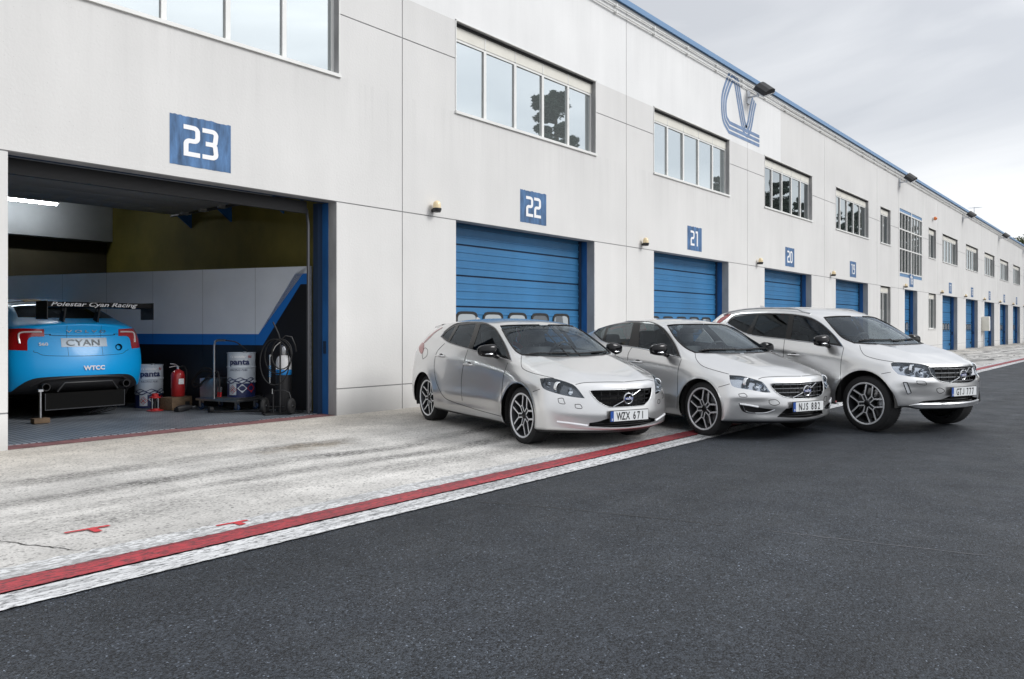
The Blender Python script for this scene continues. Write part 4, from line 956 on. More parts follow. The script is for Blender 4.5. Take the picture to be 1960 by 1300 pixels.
def cut(bm, lay, pr, poly, tagv, only=None, cond=None):
    """cut the outline into the shell and tag the faces inside it"""
    bm.verts.ensure_lookup_table(); us = [p[0] for p in poly]; vs = [p[1] for p in poly]; U0, U1, V0, V1 = min(us), max(us), min(vs), max(vs); cache = {}
    def uv(v):
        if v not in cache: cache[v] = pr.uv(v.co)
        return cache[v]
    def bb(f): q = [uv(v) for v in f.verts]; a = [p[0] for p in q]; b2 = [p[1] for p in q]; return min(a), max(a), min(b2), max(b2)
    bm.normal_update(); cand = {}
    for f in bm.faces:
        if only is not None and f[lay] not in only: continue
        if not pr.faces_me(f.calc_center_median(), f.normal): continue
        if cond and not cond(f.calc_center_median()): continue
        B_ = bb(f)
        if B_[1] >= U0 and B_[0] <= U1 and B_[3] >= V0 and B_[2] <= V1: cand[f] = B_
    n_ = len(poly)
    for i in range(n_):
        a, b2 = poly[i], poly[(i + 1) % n_]
        if math.hypot(a[0] - b2[0], a[1] - b2[1]) < 1e-9: continue
        oa, da = pr.ray(a); ob, db = pr.ray(b2)
        nrm = np.cross(da, db) if isinstance(pr, Persp) else np.cross(ob - oa, da)
        nrm = nrm / (np.linalg.norm(nrm) + 1e-15); m0, m1, m2, m3 = min(a[0], b2[0]), max(a[0], b2[0]), min(a[1], b2[1]), max(a[1], b2[1])
        hit = [f for f, B_ in cand.items() if B_[1] >= m0 and B_[0] <= m1 and B_[3] >= m2 and B_[2] <= m3]
        if not hit: continue
        # keep only faces the line really crosses
        hs = []
        for f in hit:
            s_ = [float(np.dot(np.array(v.co) - oa, nrm)) for v in f.verts]
            if min(s_) < -2e-5 and max(s_) > 2e-5: hs.append(f)
        if not hs: continue
        for f in hs: del cand[f]
        geo = set(hs)
        for f in hs: geo.update(f.edges); geo.update(f.verts)
        res = bmesh.ops.bisect_plane(bm, geom=list(geo), plane_co=Vector(oa), plane_no=Vector(nrm), dist=1e-5)
        for f in res['geom']:
            if isinstance(f, bmesh.types.BMFace) and f.is_valid and f not in cand: cand[f] = bb(f)
    cnt = 0
    for f in list(cand):
        if f.is_valid and (only is None or f[lay] in only) and inside(pr.uv(f.calc_center_median()), poly): f[lay] = tagv; cnt += 1
    return cnt
def part_from(bm, lay, tags, name, m, parent, off=0., mirror=True, merge=True, flip_mat=None):
    fs = [f for f in bm.faces if f[lay] in tags]
    if not fs: print('EMPTY', name); return None
    nb = bmesh.new(); mp_ = {}
    for s_ in ((1, -1) if mirror is True else (mirror,) if mirror else (1,)):
        for f in fs:
            vs = []
            for v in f.verts:
                key = (v, s_)
                if key not in mp_: co = v.co + v.normal * off; mp_[key] = nb.verts.new((co.x, co.y * s_, co.z))
                vs.append(mp_[key])
            if s_ == -1: vs = vs[::-1]
            try: q = nb.faces.new(vs); q.smooth = True
            except ValueError: pass
    bmesh.ops.remove_doubles(nb, verts=nb.verts, dist=1e-5)
    me = bpy.data.meshes.new(name); nb.to_mesh(me); nb.free(); me.materials.append(m); o = bpy.data.objects.new(name, me); COL.objects.link(o); o.parent = parent
    try: me.set_sharp_from_angle(angle=R(50))
    except Exception: pass
    return o
def recess(bm, lay, tags, name, mats, parent, d, sides=(1, -1), scale=1.0):
    """pocket behind a cut outline: the floor is the outline moved by d, walls join it to the shell"""
    fs = [f for f in bm.faces if f[lay] in tags]; b_ = MB(); S = set(fs)
    if not fs: print('EMPTY recess', name); return None
    d = Vector(d)
    for s_ in sides:
        idx = {}; vs = []
        def g(v, k):
            if (v, k) not in idx: p = v.co + (d if k else Vector((0, 0, 0))); idx[(v, k)] = len(vs); vs.append((p.x, p.y * s_, p.z))
            return idx[(v, k)]
        F0 = [tuple(g(v, 1) for v in f.verts) for f in fs]; W_ = []
        for f in fs:
            for e in f.edges:
                if sum(1 for q in e.link_faces if q in S) == 1 and not (abs(e.verts[0].co.y) < 1e-4 and abs(e.verts[1].co.y) < 1e-4): W_.append((g(e.verts[0], 0), g(e.verts[1], 0), g(e.verts[1], 1), g(e.verts[0], 1)))
        b0 = len(b_.v); b_.v += vs
        for q in F0: b_.f.append(tuple(b0 + i for i in q)); b_.m.append(0); b_.sm.append(True)
        for q in W_: b_.f.append(tuple(b0 + i for i in q)); b_.m.append(1 if len(mats) > 1 else 0); b_.sm.append(False)
    return b_.build(name, mats, parent, recalc=False)
def on_surface(bvh, pr, pts, off=0.002):
    o_ = []
    for q in pts:
        a, d = pr.ray(q); h = bvh.ray_cast(Vector(a), Vector(d).normalized())
        if h[0] is not None and h[0].y < .02: o_.append(h[0] + h[1] * (off if h[1].dot(Vector(d)) < 0 else -off))
    return o_
def mir(pts): return [(p[0], -p[1], p[2]) for p in pts]

def make_wheel(Rt, Rr, wd, rim_dark, left, rubber, alloy):
    """axis along y, outer face towards -y (right side); built around the origin"""
    wroot = MB(); S = Matrix.Rotation(R(90), 4, 'X')          # local z -> -y
    T = MB(); h = wd / 2
    T.lathe([(Rr + .002, h * .92), (Rr + .012, h * .99), (Rr + (Rt - Rr) * .45, h * 1.0), (Rt - .018, h * .93), (Rt - .006, h * .84), (Rt, h * .70), (Rt, -h * .70), (Rt - .006, -h * .84), (Rt - .018, -h * .93), (Rr + .012, -h), (Rr, -h * .9)], 64, M=S)
    for k in range(64):       # shoulder tread blocks
        a = 2 * PI * k / 64
        for sgn in (1, -1):
            Mx = S @ Matrix.Rotation(a, 4, 'Z'); T.box(Rt - .014, Rt + .0015, -.009, .009, sgn * h * .66 - .022, sgn * h * .66 + .022, M=Mx)
    for zz in (-.045, 0, .045): T.lathe([(Rt + .0008, zz - .004), (Rt + .0008, zz + .004)], 64, M=S, mi=1)
    A = MB()
    A.lathe([(Rr - .004, h * .90), (Rr + .006, h * .97), (Rr + .003, h * 1.0), (Rr - .010, h * .985), (Rr - .016, h * .93)], 64, M=S)
    A.lathe([(Rr - .016, h * .93), (Rr - .028, h * .6), (Rr - .04, -h * .2), (Rr - .02, -h * .9), (Rr, -h * .92)], 64, mi=1, M=S)
    zf = h * .80
    def bar(p, q, w0, w1, z0, z1, dep, mi=0):
        p, q = Vector(p), Vector(q); t = (q - p).normalized(); n_ = Vector((-t.y, t.x))
        f = [(p + n_ * w0, z0), (q + n_ * w1, z1), (q - n_ * w1, z1), (p - n_ * w0, z0)]
        vs = [(a.x, a.y, z) for a, z in f] + [(a.x + (n_ * (.006 if i < 2 else -.006)).x, a.y + (n_ * (.006 if i < 2 else -.006)).y, z - dep) for i, (a, z) in enumerate(f)]
        A.add([S @ Vector(v) for v in vs], [(0, 1, 2, 3)], mi); A.add([S @ Vector(v) for v in vs], [(0, 4, 5, 1), (1, 5, 6, 2), (2, 6, 7, 3), (3, 7, 4, 0)], 1)
    for k in range(5):
        a0 = 2 * PI * k / 5 - PI / 2
        P_ = lambda r, a: (r * math.cos(a0 + a), r * math.sin(a0 + a))
        rm = Rr * .46; re = Rr - .012
        n_in, n_nd, n_rim = (Rr * .12), R(11), R(25.5)
        for s_ in (1, -1):
            bar(P_(Rr * .17, s_ * R(30)), P_(rm, s_ * n_nd), .0065, .008, zf - .012, zf - .005, .03)
            bar(P_(rm, s_ * n_nd), P_(re, s_ * n_rim), .009, .011, zf - .005, zf + .004, .035)
            bar(P_(rm + .035, s_ * (n_nd + R(6.5))), P_(re, s_ * (n_rim + R(4.6))), .004, .0045, zf - .018, zf - .010, .02, mi=2)
        bar(P_(rm, -n_nd), P_(rm, n_nd), .006, .006, zf - .006, zf - .006, .02)
        bar(P_(Rr * .10, 0), P_(rm - .004, 0), .026, .030, zf - .020, zf - .016, .02, mi=1)
        q = P_(Rr * .205, R(36)); A.lathe([(0, zf - .016), (.011, zf - .016), (.011, zf - .03)], 8, mi=1, M=S @ Matrix.Translation((q[0], q[1], 0)))
    A.lathe([(0, zf + .002), (.030, zf + .0), (.036, zf - .006), (.036, zf - .03)], 24, mi=3, M=S)
    A.lathe([(.036, zf - .010), (Rr * .24, zf - .022), (Rr * .24, zf - .05)], 30, mi=1, M=S)
    D = MB(); D.lathe([(.09, zf - .09), (Rr * .72, zf - .09), (Rr * .72, zf - .115), (.09, zf - .115)], 40, M=S)
    C_ = MB(); ca = [(Rr * .52 * math.cos(a), Rr * .52 * math.sin(a)) for a in np.linspace(.05, .75, 6)] + [(Rr * .82 * math.cos(a), Rr * .82 * math.sin(a)) for a in np.linspace(.75, .05, 6)]
    C_.prism(ca, zf - .13, zf - .07, S @ Matrix.Rotation(R(0) , 4, 'Z'))
    B_ = MB(); B_.lathe([(0, -h * .5), (Rr * .9, -h * .5)], 40, M=S)
    return T, A, D, C_, B_, zf
M['alloy'] = mat('alloy_machined', (.84, .85, .87), .34, metal=.35); M['alloy_dark'] = mat('alloy_grey', (.07, .073, .08), .35, metal=.7); M['alloy_mid'] = mat('alloy_mid', (.3, .31, .33), .3, metal=.9)
M['tyre'] = mat('tyre', (.016, .016, .017), .78, bump=(60, .15)); M['disc'] = mat('brake_disc', (.4, .4, .41), .3, metal=1.)
WH = {}
def put_wheel(c, parent, x, side, steer=0.0, drop=0.0, race=False):
    key = (c['hub'], c['rim'], race)
    if key not in WH:
        T, A, D, C_, B_, zf = make_wheel(c['hub'], c['rim'], c.get('tw', .235), 0, 0, 0, 0)
        WH[key] = (T, A, D, C_, B_, [])
    T, A, D, C_, B_, made = WH[key]; track = c['W'] / 2 - .045 - c.get('tw', .235) / 2
    Mw = Matrix.Translation((x, side * track, c['hub'] - drop)) @ Matrix.Rotation(R(180) if side > 0 else 0, 4, 'Z') @ Matrix.Rotation(steer, 4, 'Z') @ Matrix.Rotation(R(12), 4, 'Y')
    if not made:
        o = T.build('tyre', [M['tyre'], M['black']]); a = A.build('rim', [M['alloy'], M['alloy_dark'], M['alloy_mid'], M['blackgloss']] if not race else [M['blackplastic']] * 4); d = D.build('brake_disc', M['disc']); k = C_.build('brake_caliper', M['galv']); s_ = B_.build('inner_hub', M['black'])
        made += [o, a, d, k, s_]; root = o; objs = made; new = objs
    else: new = [q.copy() for q in made]; [COL.objects.link(q) for q in new]
    w_ = bpy.data.objects.new('wheel', None); COL.objects.link(w_); w_.parent = parent; w_.matrix_local = Mw
    for q in new: q.parent = w_
    return w_

# paint shows a dark lining on its inner side
for k in ('silver', 'blue_paint'):
    t = M[k].node_tree; b = t.nodes['Principled BSDF']; ge = t.nodes.new('ShaderNodeNewGeometry'); df = t.nodes.new('ShaderNodeBsdfDiffuse'); df.inputs[0].default_value = (.03, .03, .033, 1)
    mx = t.nodes.new('ShaderNodeMixShader'); t.links.new(ge.outputs['Backfacing'], mx.inputs[0]); t.links.new(b.outputs[0], mx.inputs[1]); t.links.new(df.outputs[0], mx.inputs[2]); t.links.new(mx.outputs[0], t.nodes['Material Output'].inputs[0])

def emblem(parent, x, z, s_=1.0):
    e = MB(); e.tube([(x, .052 * s_ * math.cos(a * PI / 16), z + .052 * s_ * math.sin(a * PI / 16)) for a in range(32)], .0085, 8, closed=True); e.tube([(x, .036, z + .036), (x, .062, z + .062)], .006, 6)
    o = e.build('emblem', M['chrome'], parent)
    b2 = MB(); b2.bbox(x, x + .012, -.056, .056, z - .014, z + .014, .003); b2.build('name_bar', M['emblue'], o)
    t = MB(); text_on(t, "VOLVO", lambda a, b3: (x + .0135, a, z - .0095 + b3), size=.026, sx=1.05, align='CENTER', bold=.0006); t.build('lettering', M['letter_white'], o, recalc=False)
    return o
def plate(parent, txt, x, z, wdt=.52, tilt=0.):
    o = MB(); o.bbox(x - .012, x, -wdt / 2 - .008, wdt / 2 + .008, z - .063, z + .063, .004); o = o.build('number_plate', M['blackplastic'], parent)
    f = MB(); f.box(x, x + .003, -wdt / 2 + .042, wdt / 2, z - .055, z + .055); f.box(x, x + .003, -wdt / 2, -wdt / 2 + .042, z - .055, z + .055, 1); f.build('plate_face', [M['plate'], M['plateblue']], o)
    t = MB(); chars = [ch for ch in txt if ch != ' ']
    for i, ch in enumerate(chars):
        yc = .02 + (i - 2.5) * .0575 + (.017 if i > 2 else -.017)
        if ch == 'J': ribbon(t, [(.014, .081), (.014, .020), (.006, .007), (-.006, .007), (-.014, .018)], .0105, lambda p: (x + .0045, yc + p.x, z - .041 + p.y))
        else: text_on(t, ch, lambda a, b2: (x + .0045, yc + a, z - .041 + b2), size=.117, sx=.66, align='CENTER', bold=.0024)
    t.build('lettering', M['letter_black'], o, recalc=False)
    t = MB(); text_on(t, "S", lambda a, b2: (x + .0045, a - wdt / 2 + .021, z - .045 + b2), size=.03, align='CENTER', bold=.001); t.build('country_letter', M['letter_white'], o, recalc=False)
def mirror_unit(c, parent, s_):
    x, y, z = c['mirror']; root = MB()
    bm = bmesh.new(); bmesh.ops.create_uvsphere(bm, u_segments=24, v_segments=14, radius=1)
    for v in bm.verts:
        q = v.co; e = lambda a, p: math.copysign(abs(a) ** p, a)
        hx = e(q.x, .8) * .062; hy = e(q.y, .62) * .125; hz = e(q.z, .68) * .078
        if q.x < 0: hx = max(hx, -.045)
        hz *= 1 - .18 * (hy / .125 if True else 0)       # tapers outward
        v.co = Vector((x + hx - .35 * max(0, hy) * .35, -(y + hy) if s_ < 0 else (y + hy), z + hz))
    b_ = MB(); b_.bm(bm, 0, True); b_.tube([(x - .01, s_ * (y - .09), z - .055), (x + .0, s_ * (y - .16), z - .085), (x + .01, s_ * (y - .24), z - .095)], [.03, .028, .035], 10)
    o = b_.build('door_mirror', [M['blackgloss']], parent)
    t = MB(); pts = [(x + .064 - .012 * ((k - 1.5) ** 2) - .02 * k * .3, s_ * (y - .085 + k * .062), z - .035 - .001 * k) for k in range(4)]; t.tube(pts, [.006, .009, .009, .006], 8); t.build('turn_signal', M['chrome'], o)
    g_ = MB(); g_.box(x - .049, x - .046, s_ * y - .10, s_ * y + .10, z - .055, z + .055); g_.build('mirror_glass', M['reflector'], o)
def seat_obj(parent, x, y, w_, z0=.42, tilt=-.22, head=True, h_=.62):
    b_ = MB(); b_.bbox(x - .02, x + .50, y - w_ / 2, y + w_ / 2, z0 - .08, z0 + .08, .04)
    Mx = Matrix.Translation((x, y, z0)) @ Matrix.Rotation(tilt, 4, 'Y'); b_.bbox(-.11, .03, -w_ / 2, w_ / 2, 0, h_, .045, M=Mx)
    o = b_.build('seat', M['seat'], parent)
    if head:
        h = MB(); h.bbox(-.09, .02, -.13, .13, h_ + .045, h_ + .24, .05, M=Mx)
        for q in (-.05, .05): h.tube([Mx @ Vector((-.04, q, h_ - .02)), Mx @ Vector((-.04, q, h_ + .08))], .008, 6)
        h.build('headrest', M['seat'], o)

def build_car(c, root, race=False):
    bm = body_cage(c); lay = bm.faces.layers.int.new('t'); bvh = BVHTree.FromBMesh(bm)
    paint = M['blue_paint'] if race else M['silver']; pr = Persp(c['pose'], c['zoom']); px_ = Ortho((-1, 0, 0)); py_ = Ortho((0, 1, 0)); back = Ortho((1, 0, 0))
    T = dict(arch=1, dlo=2, g1=3, g2=4, g3=5, ws=6, head=7, grille=8, intake=9, fog=10, drl=11, low=12, rearw=13, tail=14, platew=15)
    # wheel arches
    for w_ in (1, -1):
        cx = w_ * c['wb'] / 2; A = c['arch']; zc = c['hub'] + .01; poly = [(cx + A * math.cos(a), zc + A * math.sin(a)) for a in np.linspace(-.35, PI + .35, 40)] + [(cx - A * .94, -.1), (cx + A * .94, -.1)]
        cut(bm, lay, py_, poly, T['arch'], cond=lambda q: q.y < -.5)
    ct = lambda key, polyname, tagn, p=pr, only=None, cond=None: (cut(bm, lay, p, p.poly(c[polyname]), T[tagn], only=only, cond=cond) if polyname in c else None)
    zl = c['z_low']; cut(bm, lay, py_, [(-3, -.2), (3, -.2), (3, zl), (-3, zl)], T['low'], only={0}, cond=lambda q: q.z < zl + .2); 
    for f in bm.faces:
        if f[lay] == 0 and f.calc_center_median().z < zl - .001: f[lay] = T['low']
    ct('', 'dlo', 'dlo'); ct('', 'g1', 'g1', only={2}); ct('', 'g2', 'g2', only={2}); ct('', 'g3', 'g3', only={2}); ct('', 'ws', 'ws', only={0}, cond=lambda q: q.x > -.1 and q.z > .85)
    if not race:
        ct('', 'head', 'head', only={0}); ct('', 'grille', 'grille', px_, {0}, lambda q: q.x > 1.6); ct('', 'intake', 'intake', pr, {0, 12}, lambda q: q.x > 1.5); ct('', 'fog', 'fog', only={0}); ct('', 'drl', 'drl', only={0})
    ct('', 'rearw', 'rearw', Ortho((0, 0, -1)) if False else back, {0}, lambda q: q.x < -.6 and q.z > .95 and q.z < 1.5)
    for tp in c.get('tailp', []): cut(bm, lay, pr, pr.poly(tp), 14, only={0}, cond=lambda q: q.x < -1.2)
    ct('', 'tail', 'tail', back, {0}, lambda q: q.x < c['tail_x'] and q.z < 1.3)
    if race: ct('', 'diff', 'low', back, {0}, lambda q: q.x < -1.6)
    body = part_from(bm, lay, {0}, 'body', paint, root)
    low = part_from(bm, lay, {12}, 'lower_trim', M['blackplastic'], root)
    part_from(bm, lay, {2}, 'window_surround', M['blackgloss'], root)
    side_g = M['darkglass'] if race else M['sideglass']
    for k, gm in ((3, side_g), (4, M['darkglass'] if c.get('dark_rear') or race else side_g), (5, M['darkglass'] if c.get('dark_rear') or race else side_g)):
        for s_ in (1, -1): part_from(bm, lay, {k}, 'side_window', gm, root, off=-.004, mirror=s_)
    if any(f[lay] == 6 for f in bm.faces): part_from(bm, lay, {6}, 'windscreen', M['darkglass'] if race else M['windscreen'], root, off=-.002)
    if any(f[lay] == 13 for f in bm.faces): part_from(bm, lay, {13}, 'rear_window', M['darkglass'] if race else M['sideglass'], root, off=-.002)
    for s_ in (1, -1):
        if any(f[lay] == 14 for f in bm.faces):
            tl = part_from(bm, lay, {14}, 'tail_light', M['redlens'], root, off=.003, mirror=s_)
    # pockets
    if not race:
        recess(bm, lay, {8}, 'grille_opening', [M['black'], M['blackgloss']], root, (-.09, 0, 0))
        recess(bm, lay, {9}, 'lower_intake', [M['black'], M['blackplastic']], root, (-.10, 0, 0))
        if 'fog' in c: recess(bm, lay, {10}, 'fog_pocket', [M['blackplastic'], M['blackplastic']], root, (-.05, .02, 0))
        if 'drl' in c:
            for s_ in (1, -1): part_from(bm, lay, {11}, 'running_lamp', M['drl'], root, off=-.004, mirror=s_)
        for s_ in (1, -1):
            hl = part_from(bm, lay, {7}, 'headlight', M['lens'], root, off=.0, mirror=s_)
            if hl:
                recess(bm, lay, {7}, 'housing', [M['bezel'] if c is V40 else M['bezel_light'], M['reflector']], hl, (-.06, .035, -.004), sides=(s_,))
                for (u, v, r_, kind) in c['head_lamps']:
                    a, d = pr.ray(pr.px((u, v))); h = bvh.ray_cast(Vector(a), Vector(d).normalized())
                    if h[0] is None: continue
                    p = h[0] + Vector((-.042, .022, 0)); p.y *= s_; Mx = aim(p, (1, -.25 * s_ * -1 if s_ < 0 else .25, 0)) ; Mx = aim(p, (1, .30 * s_, 0))
                    L_ = MB()
                    if kind == 'proj': L_.lathe([(r_ * 1.25, .0), (r_ * 1.2, .028), (r_ * 1.0, .030), (r_ * .96, .012)], 28, M=Mx); L_.sphere(p + Vector((.004, 0, 0)), r_ * .93, mi=1, sc=(.55, 1, 1), n=20)
                    else: L_.lathe([(r_, .03), (r_ * .75, .01), (r_ * .3, -.012), (0, -.015)], 20, M=Mx); L_.sphere(p + Vector((.0, 0, 0)), r_ * .25, mi=1, n=10)
                    L_.build('lamp_unit', [M['reflector'], M['blackgloss']], hl)
        # bright eyebrow strip inside the lamp
        # grille bars
        gz0, gz1 = c['grille_z']; nb_ = c['bars']; poly = px_.poly(c['grille'])
        for k in range(nb_):
            z = gz0 + (gz1 - gz0) * (k + .6) / nb_; ys = [y for y in np.linspace(-.60, 0, 60) if inside((y, z), poly)]
            if not ys: continue
            pts = []
            for y in np.linspace(min(ys), 0, 14):
                h = bvh.ray_cast(Vector((5, y - (1e-4), z)), Vector((-1, 0, 0)))
                if h[0]: pts.append((h[0].x - c.get('bar_in', .018), y, z))
            full = pts + [(x, -y, zz) for x, y, zz in pts[::-1][1:]]
            g = MB(); 
            for a, b2 in zip(full, full[1:]): pass
            n_ = len(full); hgt = c['bar_h']; vs = []
            for (x, y, zz) in full: vs += [(x, y, zz - hgt), (x, y, zz + hgt), (x - .02, y, zz + hgt), (x - .02, y, zz - hgt)]
            g.add(vs, [(4 * i + q, 4 * i + (q + 1) % 4, 4 * i + 4 + (q + 1) % 4, 4 * i + 4 + q) for i in range(n_ - 1) for q in range(4)]); g.build('grille_bar', c['bar_mat'], root)
        g = MB()
        for y in np.linspace(-.4, .4, 9):
            h = bvh.ray_cast(Vector((5, -abs(y) - 1e-4, (gz0 + gz1) / 2)), Vector((-1, 0, 0)))
            zlo = min([z for z in np.linspace(gz0, gz1, 30) if inside((-abs(y) - 1e-3, z), poly)] or [gz1]); g.box(h[0].x - .05, h[0].x - .035, y - .004, y + .004, zlo, gz1)
        g.build('grille_mesh', M['blackplastic'], root)
        # frame of the grille
        h0 = px_.poly(c['grille'], 6); hp = on_surface(bvh, px_, [q for q in h0 if q[0] <= .0], .003); hp = [tuple(p) for p in hp if p.y < -.002]
        hp.sort(key=lambda p: 0)
        q0 = [q for q in h0 if q[0] < -.001]
        hp = [tuple(p) for p in on_surface(bvh, px_, q0, .003)]
        # order: start from the top centre going round to the bottom centre
        if hp[0][2] < hp[-1][2]: hp = hp[::-1]
        h_t = bvh.ray_cast(Vector((5, -1e-3, hp[0][2])), Vector((-1, 0, 0)))[0]; h_b = bvh.ray_cast(Vector((5, -1e-3, hp[-1][2])), Vector((-1, 0, 0)))[0]
        ring = [(h_t.x + .003, 0, hp[0][2])] + hp + [(h_b.x + .003, 0, hp[-1][2])]; ring = ring + mir(ring[::-1])[1:-1]
        g = MB(); g.tube(ring, .004, 8, closed=True); g.build('grille_frame', M['frame'], root)
        xe = bvh.ray_cast(Vector((5, -1e-3, c['emb_z'])), Vector((-1, 0, 0)))[0].x
        g = MB(); y0, z0, y1, z1 = c['diag']; 
        pts = []
        for k in range(9):
            y = y0 + (y1 - y0) * k / 8; z = z0 + (z1 - z0) * k / 8; h = bvh.ray_cast(Vector((5, -abs(y) - 1e-4, z)), Vector((-1, 0, 0))); pts.append((h[0].x + .006 if h[0] else xe, y, z))
        g.tube(pts, .0055, 6); g.build('diagonal_bar', M['chrome'], root)
        emblem(root, xe + .012, c['emb_z'], 1.12)
        hp_ = bvh.ray_cast(Vector((5, -.2, c['plate_z'])), Vector((-1, 0, 0)))[0]; hq = bvh.ray_cast(Vector((5, -1e-3, c['plate_z'] + .05)), Vector((-1, 0, 0)))[0]
        plate(root, c['plate'], max(hp_.x, hq.x) + .016, c['plate_z'])
        for z in np.linspace(c['intake_z'][0], c['intake_z'][1], 3):
            pts = []
            for y in np.linspace(-c['intake_w'], 0, 10):
                h = bvh.ray_cast(Vector((5, y - 1e-4, z)), Vector((-1, 0, 0)))
                if h[0]: pts.append((h[0].x - .035, y, z))
            g = MB(); g.tube(pts + mir(pts[::-1])[1:], .006, 6); g.build('intake_bar', M['blackgloss'], root)
    if c.get('drl_line'):
        for Q0 in (1, -1):
            P_ = on_surface(bvh, pr, pr.poly(c['drl'], 4), .001); b_ = MB(); b_.tube(P_ if Q0 == 1 else mir(P_), .006, 6, closed=True); b_.build('lamp_frame', M['bezel'], root)
    # chrome / black trims and seams
    def trim(key, name, r_, m_, off=.001, closed=False, both=True, conv=None):
        for item in c.get(key, []):
            pts = (pr.poly(item, 5) if closed else pr.line(item, 6)); P_ = on_surface(bvh, pr, pts, off)
            if len(P_) < 2: print('trim miss', key); continue
            for Q_ in (P_, mir(P_)): b_ = MB(); b_.tube(Q_, r_, 6, closed=closed); b_.build(name, m_, root)
    if not race or True:
        trim('seams', 'panel_gap', .0036, M['black'], .0)
    if 'dlo' in c:
        P_ = on_surface(bvh, pr, pr.poly(c['dlo'], 5), .002)
        for s_ in (1, -1): b_ = MB(); b_.tube(P_ if s_ == 1 else mir(P_), .0065 if not race else .004, 6, closed=True); b_.build('window_trim', M['chrome'] if not race else M['blackgloss'], root)
    if 'ws' in c:
        P_ = on_surface(bvh, pr, pr.poly(c['ws'], 5), .001); P_ = [p for p in P_ if p.y < -.01 and p.x > -.2]
        if P_:
            # split where the outline crosses the centre
            b_ = MB(); gaps = [i for i in range(len(P_)) if (P_[i] - P_[i - 1]).length > .12]; i0 = gaps[0] if gaps else 0; P_ = P_[i0:] + P_[:i0]
            b_.tube(P_, .009, 6); b_.tube(mir(P_), .009, 6); b_.build('windscreen_seal', M['black'], root)
    if not race:
        trim('chrome_lines', 'chrome_strip', .0085, M['chrome'], .002)
        trim('white_lines', 'running_lamp', .011, M['drl'], .002)
        # door handles
        for (u, v) in c['handles']:
            a, d = pr.ray(pr.px((u, v))); h = bvh.ray_cast(Vector(a), Vector(d).normalized())
            if h[0] is None: continue
            for s_ in (1, -1):
                p = h[0]; q = lambda dx, dy, dz: (p.x + dx, (p.y - dy) * (1 if s_ == 1 else -1), p.z + dz)
                b_ = MB(); b_.tube([q(-.10, .0, .0), q(-.085, .028, 0), q(0, .034, .002), q(.085, .028, 0), q(.10, .0, 0)], [.012, .014, .015, .014, .012], 10); o = b_.build('door_handle', paint, root)
                b_ = MB(); b_.sphere(q(0, -.004, .004), 1, sc=(.060, .008, .030), n=16); b_.build('handle_recess', M['blackplastic'], o)
        # wipers and black cowl
        zc = c['cowl_z']; xb = c['cowl'] + .03
        b_ = MB(); pts = []
        for y in np.linspace(-.62, 0, 9): pts.append((xb + .10 * (1 - (y / .68) ** 2), y, zc + .012 - .03 * (y / .68) ** 2))
    # lining, under tray, wheel housings
    b_ = MB(); xw = c['wb'] / 2
    b_.box(-xw - .55, xw + .50, -.62, .62, c['z_low'] - .01, c['z_low'] + .16); b_.box(-xw + .45, xw - .45, -.80, .80, c['z_low'] + .01, c['z_low'] + .14)
    b_.box(xw + .3, c['front_center'][2][0] - .34, -.40, .40, c['z_low'] + .02, .66 if not c.get('tall') else .8)
    b_.build('underbody', M['darkfloor'], root)
    for w_ in (1, -1):
        for s_ in (1, -1):
            b_ = MB(); A = c['arch'] + .006; vs = []; th = math.asin(min(.9, (c['hub'] + .01 - c['z_low']) / A)); arc = np.linspace(-th, PI + th, 30); yo = c['W'] / 2 - .035
            for y in (yo, .50): vs += [(w_ * xw + A * math.cos(a), s_ * y, c['hub'] + .01 + A * math.sin(a)) for a in arc]
            n_ = len(arc); b_.add(vs, [(i, i + 1, n_ + i + 1, n_ + i) for i in range(n_ - 1)] + [tuple(range(n_, 2 * n_))]); b_.build('wheel_housing', M['darkfloor'], root, recalc=False)
    # cabin
    zb = c['belt_in']; xs = c['seat_x']
    b_ = MB(); b_.box(xs - 1.35, c['cowl'] - .05, -.66, .66, c['z_low'] + .15, .36 + c.get('lift', 0)); b_.box(xs - 1.45, xs - .95, -.64, .64, .36, zb - .08); b_.box(xs - .7, c['cowl'] - .15, -.76, -.70, .36, zb - .09); b_.box(xs - .7, c['cowl'] - .15, .70, .76, .36, zb - .09)
    b_.build('cabin_tub', M['interior'], root)
    if not race:
        b_ = MB(); L0 = c.get('lift', 0); b_.bbox(c['cowl'] - .62, c['cowl'] - .02, -.66, .66, .60 + L0, zb - .025, .07); b_.bbox(c['cowl'] - .66, c['cowl'] - .30, .17, .58, .74 + L0, zb + .035, .05); b_.build('dashboard', M['interior'], root)
        for y in (-.36, .36): seat_obj(root, xs, y, .48, .46 + L0)
        seat_obj(root, xs - .88, -.35, .5, .46 + L0, h_=.56); seat_obj(root, xs - .88, .35, .5, .46 + L0, h_=.56)
        b_ = MB(); Mx = Matrix.Translation((c['cowl'] - .72, .37, zb - .03)) @ Matrix.Rotation(R(-66), 4, 'Y')
        b_.tube([Mx @ Vector((.18 * math.cos(a * PI / 16), .18 * math.sin(a * PI / 16), 0)) for a in range(32)], .015, 8, closed=True); b_.sphere(Mx @ Vector((0, 0, -.02)), .06, sc=(.6, 1, 1), n=12)
        for a in (0, PI, PI * 1.5): b_.tube([Mx @ Vector((.04 * math.sin(a), .04 * math.cos(a), -.01)), Mx @ Vector((.175 * math.sin(a), .175 * math.cos(a), 0))], .012, 6)
        b_.build('steering_wheel', M['blackplastic'], root)
        x, z = c['pod']; b_ = MB(); b_.bbox(x - .10, x + .05, -.13, .13, z - .07, z - .01, .02); b_.bbox(x - .17, x - .12, -.12, .12, z - .13, z - .05, .02); b_.build('camera_pod', M['blackplastic'], root)
        mirror_z = 0
        for s_ in (1, -1): mirror_unit(c, root, s_)
